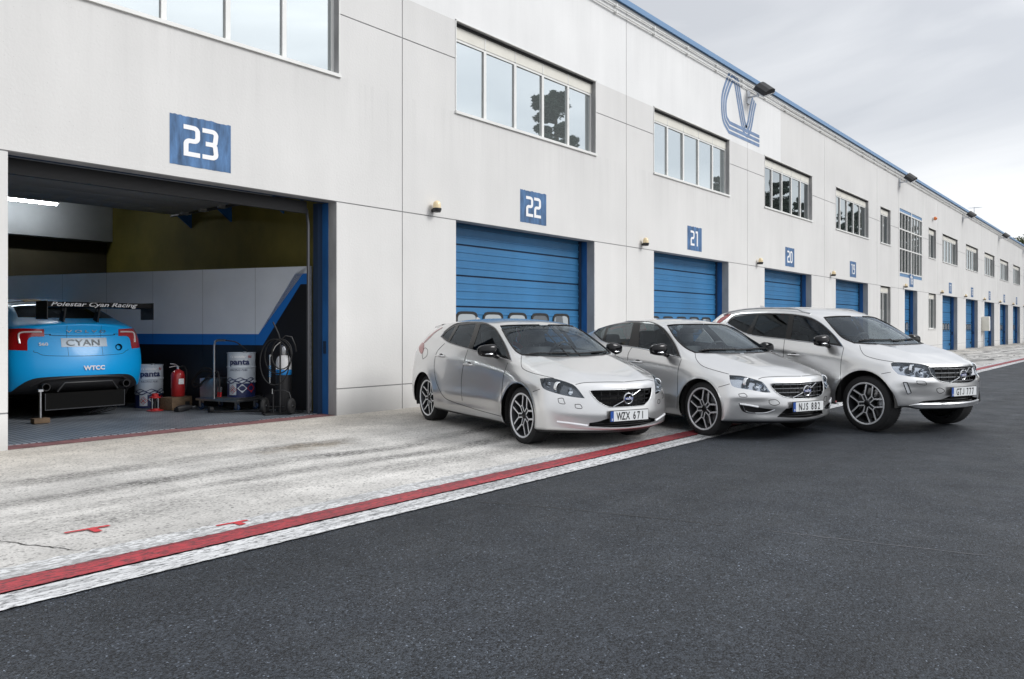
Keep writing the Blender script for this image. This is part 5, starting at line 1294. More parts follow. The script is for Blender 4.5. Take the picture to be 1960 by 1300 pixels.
        # wipers
        for (ya, yb2) in ((-.62, -.02), (-.05, .58)):
            pts = []
            for k in range(9):
                y = ya + (yb2 - ya) * k / 8; h = bvh.ray_cast(Vector((c['cowl'] + .095 * (1 - (y / .7) ** 2) - .005 - .02 * k / 8, -abs(y) - 1e-4, 3)), Vector((0, 0, -1))); 
                if h[0]: pts.append((h[0].x, y, h[0].z + .010))
            b_ = MB(); b_.tube(pts, .009, 6); b_.build('wiper', M['black'], root)
        x, z = c['fin']; b_ = MB(); h = bvh.ray_cast(Vector((x, -1e-3, 3)), Vector((0, 0, -1)))[0]
        b_.add([(x + .10, 0, h.z), (x - .06, -.022, h.z - .004), (x - .07, 0, h.z + .052), (x - .06, .022, h.z - .004), (x + .0, -.02, h.z - .002), (x, .02, h.z - .002), (x - .02, 0, h.z + .042)], [(0, 4, 6), (0, 6, 5), (4, 1, 2, 6), (5, 6, 2, 3), (1, 3, 2)], 0, True); b_.build('roof_antenna', paint, root)
    return bm, bvh, pr

st = lambda *a: list(a)
def common(c):
    return c
V40 = dict(dents=[(2.1, 0, .68, .3, .25, .04, .012, 0, 0)], wb=2.647, hub=.322, rim=.252, arch=.362, W=1.80, pose=(.183, 10.527, 1.046), zoom=(780, 580, 520 / 1960), z_low=.205, tail_x=-1.5, cowl=1.02, cowl_z=.975, cowl_i=11, cross_crease=(11,), plate='WZX 671',
    stations=[-2.0, -1.85, -1.62, -1.32, -1.0, -.6, -.2, .15, .38, .62, .86, 1.05, 1.32, 1.6, 1.80, 1.95],
    lines={0: [(-2, .80, .25), (-.8, .82, .175), (1.9, .80, .175)], 1: [(-2, .85, .29), (-.9, .875, .215), (1.9, .865, .215)], 2: [(-2, .875, .45), (-1.3, .90, .42), (0, .895, .38), (1.3, .895, .40), (1.9, .865, .40)],
           3: [(-2, .87, .68), (-1.3, .90, .66), (0, .885, .62), (1.3, .885, .60), (1.7, .87, .57), (1.9, .84, .56)], 4: [(-2, .84, 1.0), (-1.3, .885, .96), (-.4, .90, .89), (.5, .895, .84), (1.0, .885, .80), (1.4, .875, .74), (1.7, .85, .685), (1.9, .81, .65)],
           5: [(-1.72, .69, 1.215), (-1.45, .755, 1.22), (-1.1, .80, 1.16), (-.6, .825, 1.07), (-.25, .835, 1.03), (.4, .835, .97), (.9, .82, .925), (1.05, .815, .91), (1.4, .80, .835), (1.7, .775, .755), (1.9, .73, .715)],
           7: [(-1.65, .49, 1.35), (-1.35, .545, 1.385), (-1.0, .575, 1.405), (-.4, .59, 1.41), (.05, .592, 1.395), (.30, .595, 1.355), (.6, .64, 1.215), (.86, .685, 1.065), (1.02, .705, .975), (1.10, .70, .955), (1.4, .665, .885), (1.7, .62, .80), (1.9, .58, .755)]},
    center=[(-1.72, 1.395), (-1.4, 1.435), (-1.0, 1.455), (-.4, 1.46), (.05, 1.44), (.32, 1.385), (.62, 1.235), (.86, 1.095), (1.02, .985), (1.10, .97), (1.4, .915), (1.7, .84), (1.95, .77)],
    bow=[(-1.95, -.05), (-.4, 0), (.3, .13), (1.0, .10), (1.3, .06), (1.6, .08), (1.9, .14)],
    front_center=[(2.12, .17), (2.20, .215), (2.215, .36), (2.20, .50), (2.18, .62), (2.16, .68), (2.135, .715), (2.08, .745)],
    front_corner=[(1.78, .76, .175), (1.86, .83, .22), (1.88, .835, .40), (1.86, .825, .55), (1.83, .80, .65), (1.84, .73, .71), (1.86, .66, .735), (1.88, .57, .755)],
    rear_center=[(-2.05, .25), (-2.13, .3), (-2.16, .45), (-2.15, .66), (-2.08, .95), (-1.98, 1.12), (-1.88, 1.26), (-1.78, 1.38)],
    rear_corner=[(-1.86, .74, .25), (-1.93, .79, .30), (-1.95, .82, .46), (-1.95, .82, .68), (-1.89, .77, 1.0), (-1.79, .64, 1.18), (-1.70, .56, 1.275), (-1.64, .475, 1.345)],
    mirror=(.70, .955, 1.045), belt_in=1.0, seat_x=-.12, pod=(.30, 1.36), fin=(-1.35, 1.45), bars=4, bar_h=.008, bar_mat=M['blackgloss'], grille_z=(.455, .64), emb_z=.543, diag=(-.20, .462, .20, .63), plate_z=.36, intake_z=(.225, .275), intake_w=.42,
    grille=[(.1, .645, 1), (-.43, .640, 1), (-.42, .60), (-.36, .52), (-.27, .468), (-.2, .455), (.1, .45, 1)],
    head=[(955, 545, 1), (1010, 541), (1060, 545), (1160, 575), (1215, 605), (1280, 688, 1), (1200, 680), (1100, 660), (1000, 628), (968, 600)],
    head_lamps=[(1085, 612, .052, 'proj'), (1165, 640, .04, 'refl'), (1005, 590, .035, 'refl')],
    intake=[(1308, 890, 1), (1312, 866, 1), (1380, 855), (1450, 832, 1), (1830, 832, 1), (1830, 886, 1), (1500, 897)],
    dlo=[(752, 420, 1), (600, 375), (430, 331), (300, 290), (240, 245, 1), (275, 200), (350, 150), (430, 138), (500, 137), (560, 142), (610, 165), (650, 200), (700, 285), (735, 360)],
    g1=[(468, 335, 1), (528, 153, 1), (560, 153), (605, 177), (645, 216), (688, 296), (720, 385, 1), (600, 364)], g2=[(302, 280, 1), (372, 160, 1), (495, 148, 1), (437, 324, 1), (370, 303)], g3=[(252, 240, 1), (285, 204), (350, 163, 1), (290, 270, 1)],
    ws=[(668, 167, 1), (735, 285), (780, 345), (825, 374, 1), (980, 384), (1300, 388, 1), (1300, 182, 1), (1000, 160), (760, 161)],
    seams=[[(722, 432), (700, 500), (686, 570), (678, 700), (676, 818)], [(435, 338), (410, 420), (392, 520), (388, 620), (395, 705)], [(268, 292), (215, 350), (195, 420), (195, 500), (215, 590), (265, 680), (330, 715)], [(330, 715), (500, 770), (676, 818)],
           [(822, 382), (820, 440), (835, 475), (900, 505), (1000, 530), (1055, 543)], [(1212, 588), (1280, 575), (1400, 571), (1500, 570), (1590, 571)], [(905, 640), (955, 622)], [(110, 405), (108, 360), (125, 325), (145, 340), (140, 380), (112, 405)],
           [(1085, 690), (1120, 688), (1130, 712), (1135, 728), (1095, 722), (1085, 690)], [(1208, 732), (1245, 733), (1258, 760), (1215, 757), (1208, 732)]],
    chrome_lines=[], white_lines=[[(1078, 856), (1180, 868), (1300, 885)]], handles=[(240, 382), (442, 445)],
    tailp=[[(84, 335), (86, 302), (106, 286), (120, 298), (113, 352), (97, 366)], [(250, 176), (200, 205), (135, 262), (118, 292), (140, 274), (200, 214), (246, 184)]])
S60 = dict(dents=[(2.0, .68, .52, .5, .22, .05, .014, .01, 0), (2.1, .52, .33, .5, .20, .06, -.015, 0, 0)], wb=2.776, hub=.330, rim=.258, arch=.366, W=1.865, pose=(2.434, 11.317, 1.055), zoom=(1120, 580, 500 / 1960), z_low=.215, tail_x=-1.85, cowl=1.03, cowl_z=.98, cowl_i=12, cross_crease=(12,), plate='NJS  882',
    stations=[-2.2, -2.02, -1.8, -1.5, -1.2, -.85, -.4, 0, .32, .55, .8, .98, 1.10, 1.35, 1.62, 1.84, 2.0],
    lines={0: [(-2.2, .82, .27), (-.9, .84, .185), (1.9, .82, .185)], 1: [(-2.2, .88, .31), (-.95, .905, .225), (1.9, .89, .225)], 2: [(-2.2, .91, .48), (-1.4, .925, .44), (0, .915, .40), (1.4, .92, .42), (1.9, .885, .42)],
           3: [(-2.2, .91, .70), (-1.4, .93, .68), (0, .91, .64), (1.4, .915, .62), (1.8, .89, .59), (1.95, .86, .58)], 4: [(-2.2, .87, .90), (-1.4, .915, .93), (-.5, .925, .89), (.5, .92, .85), (1.05, .91, .815), (1.4, .90, .76), (1.75, .865, .70), (1.95, .82, .67)],
           5: [(-2.2, .80, .975), (-1.9, .825, 1.01), (-1.5, .84, 1.045), (-1.1, .85, 1.075), (-.6, .855, 1.065), (-.1, .86, 1.03), (.5, .855, .975), (.9, .84, .935), (1.08, .835, .915), (1.4, .815, .845), (1.75, .78, .765), (1.95, .73, .735)],
           7: [(-2.2, .60, 1.045), (-1.95, .64, 1.075), (-1.7, .645, 1.15), (-1.4, .62, 1.26), (-1.0, .60, 1.37), (-.6, .595, 1.415), (-.1, .60, 1.428), (.2, .60, 1.40), (.38, .605, 1.36), (.65, .645, 1.225), (.9, .69, 1.075), (1.05, .71, .99), (1.12, .705, .97), (1.4, .67, .90), (1.75, .62, .81), (1.95, .57, .765)]},
    center=[(-2.2, 1.07), (-1.98, 1.10), (-1.7, 1.20), (-1.4, 1.32), (-1.0, 1.43), (-.6, 1.475), (-.1, 1.478), (.2, 1.445), (.4, 1.385), (.65, 1.25), (.9, 1.105), (1.05, 1.005), (1.12, .99), (1.4, .935), (1.75, .85), (2.0, .775)],
    bow=[(-2.2, -.08), (-1.8, -.12), (-1.0, -.08), (-.4, 0), (.3, .12), (1.05, .10), (1.35, .06), (1.6, .09), (1.95, .16)],
    front_center=[(2.15, .19), (2.225, .23), (2.255, .37), (2.245, .50), (2.225, .63), (2.205, .70), (2.175, .735), (2.12, .765)],
    front_corner=[(1.80, .78, .19), (1.88, .855, .235), (1.90, .865, .42), (1.88, .855, .58), (1.85, .82, .67), (1.86, .74, .735), (1.88, .67, .755), (1.90, .57, .775)],
    rear_center=[(-2.2, .28), (-2.33, .33), (-2.37, .48), (-2.35, .64), (-2.29, .84), (-2.30, .97), (-2.33, 1.04), (-2.30, 1.07)],
    rear_corner=[(-1.98, .78, .28), (-2.06, .85, .33), (-2.10, .875, .48), (-2.10, .875, .70), (-2.10, .84, .89), (-2.12, .77, .97), (-2.14, .68, 1.02), (-2.14, .58, 1.045)],
    mirror=(.70, .995, 1.045), belt_in=1.0, seat_x=-.10, pod=(.28, 1.38), fin=(-1.15, 1.45), bars=4, bar_h=.005, bar_mat=M['chrome'], grille_z=(.485, .672), emb_z=.575, diag=(-.22, .50, .22, .66), plate_z=.393, intake_z=(.245, .31), intake_w=.40, nose_exp=1.8,
    grille=[(.1, .675, 1), (-.455, .668, 1), (-.445, .61), (-.36, .525), (-.2, .489), (.1, .483, 1)],
    head=[(1082, 537, 1), (1180, 545), (1290, 575), (1340, 598), (1392, 668, 1), (1340, 667), (1250, 650), (1120, 628), (1090, 590)],
    head_lamps=[(1215, 600, .054, 'proj'), (1285, 622, .042, 'refl'), (1340, 640, .03, 'refl')],
    intake=[(1440, 852, 1), (1510, 788, 1), (1600, 784), (1830, 784, 1), (1830, 850, 1), (1600, 858)],
    fog=[(1152, 748, 1), (1220, 758), (1305, 772), (1310, 782), (1428, 798, 1), (1350, 826), (1260, 826), (1195, 816), (1168, 790)],
    dlo=[(720, 408, 1), (550, 365), (370, 330), (155, 296), (60, 225, 1), (110, 185), (180, 152), (280, 138), (370, 134), (450, 136), (500, 141), (560, 165), (610, 205), (670, 290), (705, 360)],
    g1=[(402, 328, 1), (412, 153, 1), (470, 151), (520, 162), (575, 197), (630, 265), (680, 350), (690, 390, 1), (540, 355)], g2=[(145, 283, 1), (175, 185, 1), (250, 157), (362, 148, 1), (325, 314, 1)], g3=[(75, 224, 1), (110, 197), (160, 174, 1), (130, 270, 1)],
    ws=[(618, 165, 1), (680, 262), (750, 330), (822, 368, 1), (1000, 374), (1200, 374, 1), (1200, 172, 1), (1000, 158), (720, 158)],
    seams=[[(722, 420), (700, 490), (695, 560), (692, 700), (690, 790)], [(352, 330), (325, 375), (318, 430)], [(825, 372), (835, 420), (880, 468), (960, 498), (1078, 530)], [(1300, 568), (1340, 555), (1450, 548), (1600, 546), (1676, 546)], [(1000, 628), (1085, 604)],
           [(1152, 680), (1195, 675), (1215, 700), (1165, 700), (1152, 680)], [(1380, 725), (1430, 722), (1460, 750), (1420, 765), (1385, 750), (1380, 725)]],
    chrome_lines=[[(1185, 768), (1205, 808), (1260, 822), (1350, 822), (1425, 799)]], white_lines=[[(1160, 754), (1230, 764), (1300, 776)]], handles=[(392, 440)],
    tail=[(-.52, .975, 1), (-.80, .985), (-1.05, .95, 1), (-1.05, .69, 1), (-.73, .67, 1), (-.70, .85), (-.52, .87, 1)], rearw=[(-.52, 1.40), (-.60, 1.30), (-.68, 1.15, 1), (.1, 1.135, 1), (.1, 1.42, 1)])
XC = dict(dents=[(1.95, .62, .66, .5, .22, .05, .018, .01, 0), (2.0, .60, .50, .5, .22, .06, -.015, -.005, 0)], wb=2.774, hub=.356, rim=.268, arch=.418, W=1.90, tall=True, lift=.16, pose=(4.649, 11.729, 1.06), zoom=(1370, 560, 540 / 1960), z_low=.335, tail_x=-1.7, cowl=1.07, cowl_z=1.10, cowl_i=12, cross_crease=(12,), plate='GTJ 777', dark_rear=True, tw=.25,
    stations=[-2.1, -1.95, -1.7, -1.4, -1.0, -.6, -.2, .1, .40, .62, .86, 1.02, 1.16, 1.40, 1.62, 1.80, 1.95],
    lines={0: [(-2.1, .84, .34), (-.9, .86, .30), (1.6, .83, .31), (1.9, .74, .33)], 1: [(-2.1, .90, .38), (-.95, .925, .33), (1.9, .90, .33)], 2: [(-2.1, .925, .58), (-1.4, .945, .56), (0, .935, .52), (1.4, .94, .55), (1.9, .90, .55)],
           3: [(-2.1, .92, .82), (-1.4, .94, .80), (0, .925, .75), (1.4, .93, .73), (1.8, .90, .71), (1.95, .88, .70)], 4: [(-2.1, .88, 1.07), (-1.4, .93, 1.08), (-.5, .94, 1.02), (.5, .935, .98), (1.05, .92, .945), (1.4, .91, .905), (1.7, .88, .86), (1.9, .84, .83)],
           5: [(-1.75, .72, 1.33), (-1.5, .775, 1.30), (-1.2, .82, 1.255), (-.7, .865, 1.205), (-.1, .87, 1.155), (.5, .865, 1.10), (.95, .85, 1.055), (1.12, .84, 1.035), (1.4, .82, .98), (1.7, .785, .915), (1.9, .74, .885)],
           7: [(-1.7, .52, 1.54), (-1.4, .565, 1.575), (-1.0, .60, 1.595), (-.4, .625, 1.60), (.05, .62, 1.575), (.25, .62, 1.545), (.48, .63, 1.475), (.75, .67, 1.32), (.95, .705, 1.195), (1.08, .72, 1.11), (1.16, .715, 1.09), (1.4, .685, 1.04), (1.7, .64, .95), (1.9, .60, .905)]},
    center=[(-1.75, 1.585), (-1.5, 1.625), (-1.0, 1.655), (-.4, 1.66), (.05, 1.63), (.28, 1.585), (.5, 1.50), (.75, 1.345), (.95, 1.22), (1.08, 1.125), (1.16, 1.11), (1.4, 1.07), (1.7, .995), (1.95, .915)],
    bow=[(-2.0, -.05), (-.4, 0), (.4, .12), (1.08, .10), (1.3, .05), (1.6, .07), (1.9, .12)],
    front_center=[(2.03, .315), (2.10, .35), (2.135, .50), (2.135, .66), (2.12, .78), (2.095, .85), (2.065, .88), (2.01, .905)],
    front_corner=[(1.70, .70, .325), (1.80, .87, .36), (1.82, .885, .55), (1.80, .875, .71), (1.77, .845, .83), (1.77, .77, .885), (1.79, .70, .90), (1.80, .60, .915)],
    rear_center=[(-2.15, .34), (-2.23, .38), (-2.26, .58), (-2.25, .8), (-2.18, 1.07), (-2.0, 1.3), (-1.88, 1.46), (-1.75, 1.57)],
    rear_corner=[(-1.93, .78, .34), (-2.0, .84, .39), (-2.02, .87, .58), (-2.02, .87, .82), (-1.96, .79, 1.07), (-1.80, .67, 1.33), (-1.72, .60, 1.43), (-1.64, .51, 1.53)],
    mirror=(.80, 1.0, 1.155), belt_in=1.12, seat_x=-.05, pod=(.36, 1.50), fin=(-1.15, 1.6), bars=4, bar_h=.005, bar_mat=M['chrome'], grille_z=(.63, .835), emb_z=.735, diag=(-.23, .645, .23, .82), plate_z=.53, intake_z=(.40, .46), intake_w=.40, nose_exp=1.8,
    grille=[(.1, .84, 1), (-.475, .835, 1), (-.465, .74), (-.37, .665), (-.2, .636), (.1, .63, 1)],
    head=[(1216, 490, 1), (1250, 481), (1400, 490), (1500, 518), (1530, 582, 1), (1450, 592), (1290, 571), (1250, 550), (1225, 520)],
    head_lamps=[(1368, 535, .054, 'proj'), (1425, 552, .045, 'refl'), (1480, 560, .034, 'refl'), (1300, 520, .03, 'refl')],
    intake=[(1395, 772, 1), (1440, 752), (1560, 740), (1625, 716, 1), (1740, 712), (1860, 712, 1), (1860, 776, 1), (1600, 779)],
    drl=[(1300, 620, 1), (1330, 622, 1), (1358, 694, 1), (1332, 702, 1)],
    dlo=[(888, 378, 1), (700, 350), (480, 322), (230, 290), (78, 212, 1), (110, 172), (160, 151), (300, 142), (430, 142), (540, 148), (640, 165), (700, 190), (760, 232), (830, 300), (865, 345)],
    g1=[(520, 320, 1), (545, 160, 1), (630, 177), (690, 202), (750, 242), (810, 302), (848, 352, 1), (700, 340)], g2=[(248, 283, 1), (300, 153, 1), (430, 150), (512, 154, 1), (482, 314, 1)], g3=[(90, 211, 1), (122, 175), (160, 161), (283, 153, 1), (212, 276, 1)],
    ws=[(752, 170, 1), (820, 250), (880, 310), (962, 348, 1), (1150, 358), (1300, 360, 1), (1300, 180, 1), (1070, 166), (860, 163)],
    seams=[[(888, 382), (870, 480), (865, 620), (862, 760)], [(478, 325), (470, 400), (470, 450)], [(1000, 365), (1010, 400), (1040, 435), (1120, 460), (1235, 480)], [(1500, 520), (1555, 512), (1650, 511), (1735, 511)], [(1150, 562), (1215, 550)],
           [(1535, 665), (1560, 660), (1590, 680), (1560, 698), (1538, 685), (1535, 665)], [(1395, 612), (1450, 615), (1462, 638), (1405, 632), (1395, 612)]],
    chrome_lines=[[(1393, 776), (1500, 780), (1600, 783)]], drl_line=1, white_lines=[], handles=[(540, 432)],
    tailp=[[(4, 210), (40, 172), (100, 144), (98, 160), (55, 190), (22, 214)]])

def car_root(name, c, loc, yaw, label, group):
    r_ = empty(name, loc, R(yaw)); tag(r_, label, 'car', group); return r_
CARS = {}
for nm, c, loc, yaw, label in (('silver_hatchback', V40, (8.230, -3.009), -110.34, 'silver five-door hatchback with plate WZX 671, nearest of the three parked silver cars'),
                           ('silver_saloon', S60, (10.272, -4.241), -110.89, 'silver saloon with chrome grille and plate NJS 882, middle of the three silver cars'),
                           ('silver_crossover', XC, (12.001, -5.686), -111.14, 'tall silver crossover with dark rear windows, roof rails and plate GTJ 777')):
    zg = 0.0 if nm == 'silver_hatchback' else -.006
    r_ = car_root(nm, c, (loc[0], loc[1], zg), yaw, label, 'silver cars parked outside the garages'); CARS[nm] = (r_, c) + build_car(c, r_)
    xw = c['wb'] / 2
    for s_ in (1, -1):
        for w_ in (1, -1): put_wheel(c, r_, w_ * xw, s_)
# tail-gate spoiler of the hatchback
r_ = CARS['silver_hatchback'][0]; b_ = MB(); vs = []; ys = np.linspace(-.50, .50, 15)
for y in ys:
    d = .10 * (y / .5) ** 2; vs += [(-1.60 + d * .4, y, 1.405 - d * .25), (-1.93 + d, y, 1.375 - d * .3), (-1.93 + d, y, 1.352 - d * .3), (-1.66 + d * .4, y, 1.36 - d * .3)]
b_.add(vs, [(4 * i + q, 4 * i + (q + 1) % 4, 4 * i + 4 + (q + 1) % 4, 4 * i + 4 + q) for i in range(14) for q in range(4)] + [(0, 1, 2, 3), (59, 58, 57, 56)], 0, True); b_.build('roof_spoiler', M['silver'], r_)
# roof rails and skid plate of the crossover
r_, c, bm_, bvh_, pr_ = CARS['silver_crossover']
for s_ in (1, -1):
    pts = []
    for x in np.linspace(-1.42, .28, 16):
        h = bvh_.ray_cast(Vector((x, -.60, 3)), Vector((0, 0, -1)))[0]; pts.append((x, s_ * .60, h.z + (.032 if -1.32 < x < .15 else .004)))
    b_ = MB(); b_.tube(pts, .013, 8); b_.build('roof_rail', M['steel'], r_)
pts = []
for y in np.linspace(-.74, 0, 12):
    h = bvh_.ray_cast(Vector((5, y - 1e-4, .385)), Vector((-1, 0, 0)))
    if h[0]: pts.append((h[0].x + .006, y, .365))
full = pts + mir(pts[::-1])[1:]; b_ = MB(); vs = []
for (x, y, z) in full:
    e = min(1, (.76 - abs(y)) / .12); vs += [(x, y, z + .028 * e), (x + .012, y, z + .012 * e), (x + .004, y, z - .035 * e), (x - .05, y, z - .052 * e)]
b_.add(vs, [(4 * i + q, 4 * i + q + 1, 4 * i + 5 + q, 4 * i + 4 + q) for i in range(len(full) - 1) for q in range(3)], 0, True); b_.build('skid_plate', M['steel'], r_)

# the blue racing saloon inside garage 23
RC = dict(S60); RC.update(flare=.05, pose=(0, 0, 0), W=2.0, rim=.24, hub=.31)
RC['shape'] = lambda x, y, z, n_: (x, y * 1.045, z)
RC['lines'] = dict(S60['lines']); RC['lines'][0] = [(-2.2, .82, .05), (-1.0, .84, -.02), (1.9, .82, .0)]; RC['lines'][1] = [(-2.2, .88, .10), (-.95, .905, .06), (1.9, .89, .08)]; RC['lines'][2] = [(-2.2, .91, .32), (-1.4, .925, .32), (0, .915, .3), (1.4, .92, .32), (1.9, .885, .3)]; RC['lines'][3] = [(-2.2, .92, .60), (-1.4, .93, .60), (0, .91, .6), (1.4, .915, .6), (1.95, .86, .58)]
RC['rear_center'] = [(-2.2, .04), (-2.36, .10), (-2.42, .34), (-2.39, .56)] + S60['rear_center'][4:]; RC['rear_corner'] = [(-1.98, .78, .04), (-2.10, .87, .10), (-2.16, .90, .34), (-2.14, .90, .58)] + S60['rear_corner'][4:]; 
for k in ('dlo', 'g1', 'g2', 'g3', 'ws', 'seams'): RC.pop(k, None)
RC['diff'] = [(-.92, -.05, 1), (-.86, .12), (-.72, .25), (-.5, .29), (.1, .295, 1), (.1, -.2, 1), (-.92, -.2, 1)]; RC['z_low'] = .08
RC['stations'] = S60['stations']
LIFT = .33
r_ = car_root('racing_saloon', RC, (4.92, 5.02, LIFT), 90, 'bright blue racing saloon with big black rear wing, jacked up inside garage 23', None)
pyo = Ortho((0, 1, 0))
class SideO(Ortho): pass
RC['seams'] = []
bm2, bvh2, _ = build_car(RC, r_, race=True)
# side windows of the racing car as dark panes set on the shell (outlined in side view)
def surf_patch(name, m_, outline, dirv, parent, off=.004, n_=14, sides=(1, -1)):
    """fills a 2D outline with a grid laid on the shell"""
    pr = Ortho(dirv); poly = pr.poly(outline, 5); us = [p[0] for p in poly]; vs = [p[1] for p in poly]; obs = []
    bmx = bmesh.new(); vv = [bmx.verts.new((p[0], p[1], 0)) for p in poly]; f = bmx.faces.new(vv); 
    for k in range(1, n_):
        for ax, lo, hi in ((0, min(us), max(us)), (1, min(vs), max(vs))):
            co = [0, 0, 0]; co[ax] = lo + (hi - lo) * k / n_; no = [0, 0, 0]; no[ax] = 1
            bmesh.ops.bisect_plane(bmx, geom=bmx.faces[:] + bmx.edges[:] + bmx.verts[:], plane_co=co, plane_no=no)
    bmesh.ops.triangulate(bmx, faces=bmx.faces[:]); bad = []
    for v in bmx.verts:
        a, d = pr.ray((v.co.x, v.co.y)); h = bvh2.ray_cast(Vector(a), Vector(d))
        if h[0] is None: bad.append(v); continue
        nn_ = h[1] if h[1].dot(Vector(d)) < 0 else -h[1]; v.co = h[0] + nn_ * off
    bmesh.ops.delete(bmx, geom=bad, context='VERTS')
    for s_ in sides:
        b_ = MB(); q = bmx.copy()
        if s_ == -1:
            for v in q.verts: v.co.y *= -1
        b_.bm(q, 0, True); obs.append(b_.build(name, m_, parent, recalc=False))
    bmx.free(); return obs
DG = M['blackgloss']
surf_patch('side_window', DG, [(-1.30, 1.10, 1), (-.80, 1.11), (.0, 1.06), (.86, .97, 1), (.60, 1.24), (.35, 1.37), (-.1, 1.40), (-.7, 1.37), (-1.1, 1.25)], (0, 1, 0), r_)
b_ = MB(); 
for s_ in (1,):
    pass
# yellow roof stripe
b_ = MB(); k = 0; xs = np.linspace(-1.02, .15, 16); vs = []
for x in xs:
    for y in (-.36, -.12):
        h = bvh2.ray_cast(Vector((x, y, 3)), Vector((0, 0, -1)))[0]; vs.append((h.x, -y, h.z + .004))
b_.add(vs, [(2 * i, 2 * i + 1, 2 * i + 3, 2 * i + 2) for i in range(15)], 0, True)
b_.build('roof_stripe', M['yellow_paint'], r_, recalc=False)
# tail light inner white hooks
for s_ in (1, -1):
    b_ = MB()
    pts2 = [(-.55, .935), (-.70, .935), (-.79, .925), (-.815, .88), (-.81, .77)]
    pts = []
    for q in smoothpoly(pts2, 4, closed=False):
        h = bvh2.ray_cast(Vector((-5, q[0], q[1])), Vector((1, 0, 0)))
        if h[0]: pts.append((h[0].x - .004, q[0] * s_, q[1]))
    b_.tube(pts, .013, 8); b_.build('light_strip', M['whitelens'], r_)
def rear_pt_(y, z, o_=.006):
    h = bvh2.ray_cast(Vector((-5, -abs(y) - 1e-4, z)), Vector((1, 0, 0))); return (h[0].x - o_ if h[0] else -2.3, y, z)
# boot lid gap, plate pocket, texts  (seen from behind: +y is on the left)
def rear_line(pts, r0=.003, m_=None, name='panel_gap'):
    P_ = [rear_pt_(y, z, .001) for y, z in smoothpoly(pts, 5, closed=False)]; b_ = MB(); b_.tube(P_, r0, 6); return b_.build(name, m_ or M['black'], r_)
rear_line([(.52, .90), (.44, .90), (.43, .885), (0, .875), (-.43, .885), (-.44, .90), (-.52, .90)], .004)
rear_line([(.66, .67), (.66, .65), (.62, .64), (.54, .60), (.3, .585), (0, .58), (-.3, .585), (-.54, .60), (-.62, .64), (-.66, .65), (-.66, .67)])
for y in (.24, -.24): rear_line([(y, 1.03), (y, .9), (y, .75), (y, .59)], .002)
b_ = MB(); vs = []; nn = 12
for z in np.linspace(.715, .845, 6):
    for y in np.linspace(.32, -.32, nn): vs.append(rear_pt_(y, z, .005))
b_.add(vs, [(i * nn + j, i * nn + j + 1, (i + 1) * nn + j + 1, (i + 1) * nn + j) for i in range(5) for j in range(nn - 1)], 0, True); b_.build('plate_pocket', mat('pocket_silver', (.30, .36, .42), .4, metal=.3), r_, recalc=False)
def rear_text(s_, y, z, size, m_, **kw):
    t = MB(); text_on(t, s_, lambda a, b2: rear_pt_(y - a, z + b2, .016), size=size, **kw); t.build('lettering', m_, r_, recalc=False)
rear_text('V O L V O', -.03, .925, .055, M['chrome'], align='CENTER', sx=2.3, bold=.0)
rear_text('CYAN', .02, .735, .13, mat('cyan_grey', (.16, .18, .2), .4), align='CENTER', sx=1.35)
rear_text('S60', .60, .74, .060, M['chrome'], sx=1.3, bold=.001)
rear_text('WTCC', -.10, .375, .085, M['letter_white'], align='CENTER', sx=1.15, bold=.004)
h = rear_pt_(-.50, .70, .004); b_ = MB(); b_.lathe([(.045, 0), (.052, .012), (.045, .02), (.036, .01), (.03, -.02), (0, -.02)], 24, M=aim(h, (-1, 0, 0))); b_.build('air_jack_port', M['blackgloss'], r_)
# diffuser frame, exhausts and skid board
b_ = MB(); b_.tube([rear_pt_(.70, .16, .01), rear_pt_(.54, .25, .02), rear_pt_(.2, .275, .03), rear_pt_(-.2, .275, .03), rear_pt_(-.54, .25, .02), rear_pt_(-.70, .16, .01)], .018, 8)
b_.tube([(-2.43, .42, .08), (-2.45, .33, .20), (-2.45, -.33, .20), (-2.43, -.42, .08)], .016, 8); b_.build('diffuser_frame', M['blackplastic'], r_)
for y in (.56, -.56): b_ = MB(); b_.lathe([(.055, .0), (.055, .12), (.045, .12), (.045, -.05)], 20, M=aim((-2.30, y, .15), (-1, 0, 0))); b_.build('exhaust_pipe', M['blackplastic'], r_)
b_ = MB(); b_.box(-2.42, -2.40, -.52, .57, -.17, .06); b_.box(-2.428, -2.42, -.53, .58, -.18, -.168, 1); b_.box(-2.428, -2.42, -.53, -.52, -.168, .06, 1); b_.box(-2.428, -2.42, .57, .58, -.168, .06, 1); b_.box(-2.40, -1.7, -.52, .57, .02, .05, 0); b_.build('diffuser', [M['matte'], M['alloy_dark']], r_)
# wing
wg = empty('rear_wing', (0, 0, 0), parent=r_)
b_ = MB(); prof = [(-2.34, 1.375), (-2.33, 1.30), (-2.25, 1.285), (-2.05, 1.29), (-1.98, 1.30), (-2.05, 1.315), (-2.22, 1.325)]
y0, y1 = .52, -1.0
vs = [(x, y, z) for y in (y0, y1) for x, z in prof]; n_ = len(prof); b_.add(vs, [(i, (i + 1) % n_, n_ + (i + 1) % n_, n_ + i) for i in range(n_)] + [tuple(range(n_)), tuple(range(2 * n_ - 1, n_ - 1, -1))]); b_.build('wing_plank', M['blackgloss'], wg)
for y in (y0 + .004, y1 - .004): b_ = MB(); b_.box(-2.36, -1.94, y - .005, y + .005, 1.12, 1.385); b_.build('end_plate', M['blackplastic'], wg)
for y in (.24, -.24):
    b_ = MB(); b_.prism([(-2.26, 1.30), (-2.14, 1.30), (-1.98, 1.03), (-2.16, 1.03)], -.012, .012, Matrix.Translation((0, y, 0)) @ Matrix.Rotation(R(90), 4, 'X')); b_.box(-2.20, -2.16, y - .02, y + .02, 1.24, 1.285, 1); b_.build('wing_support', [M['blackplastic'], M['alloy_mid']], wg)
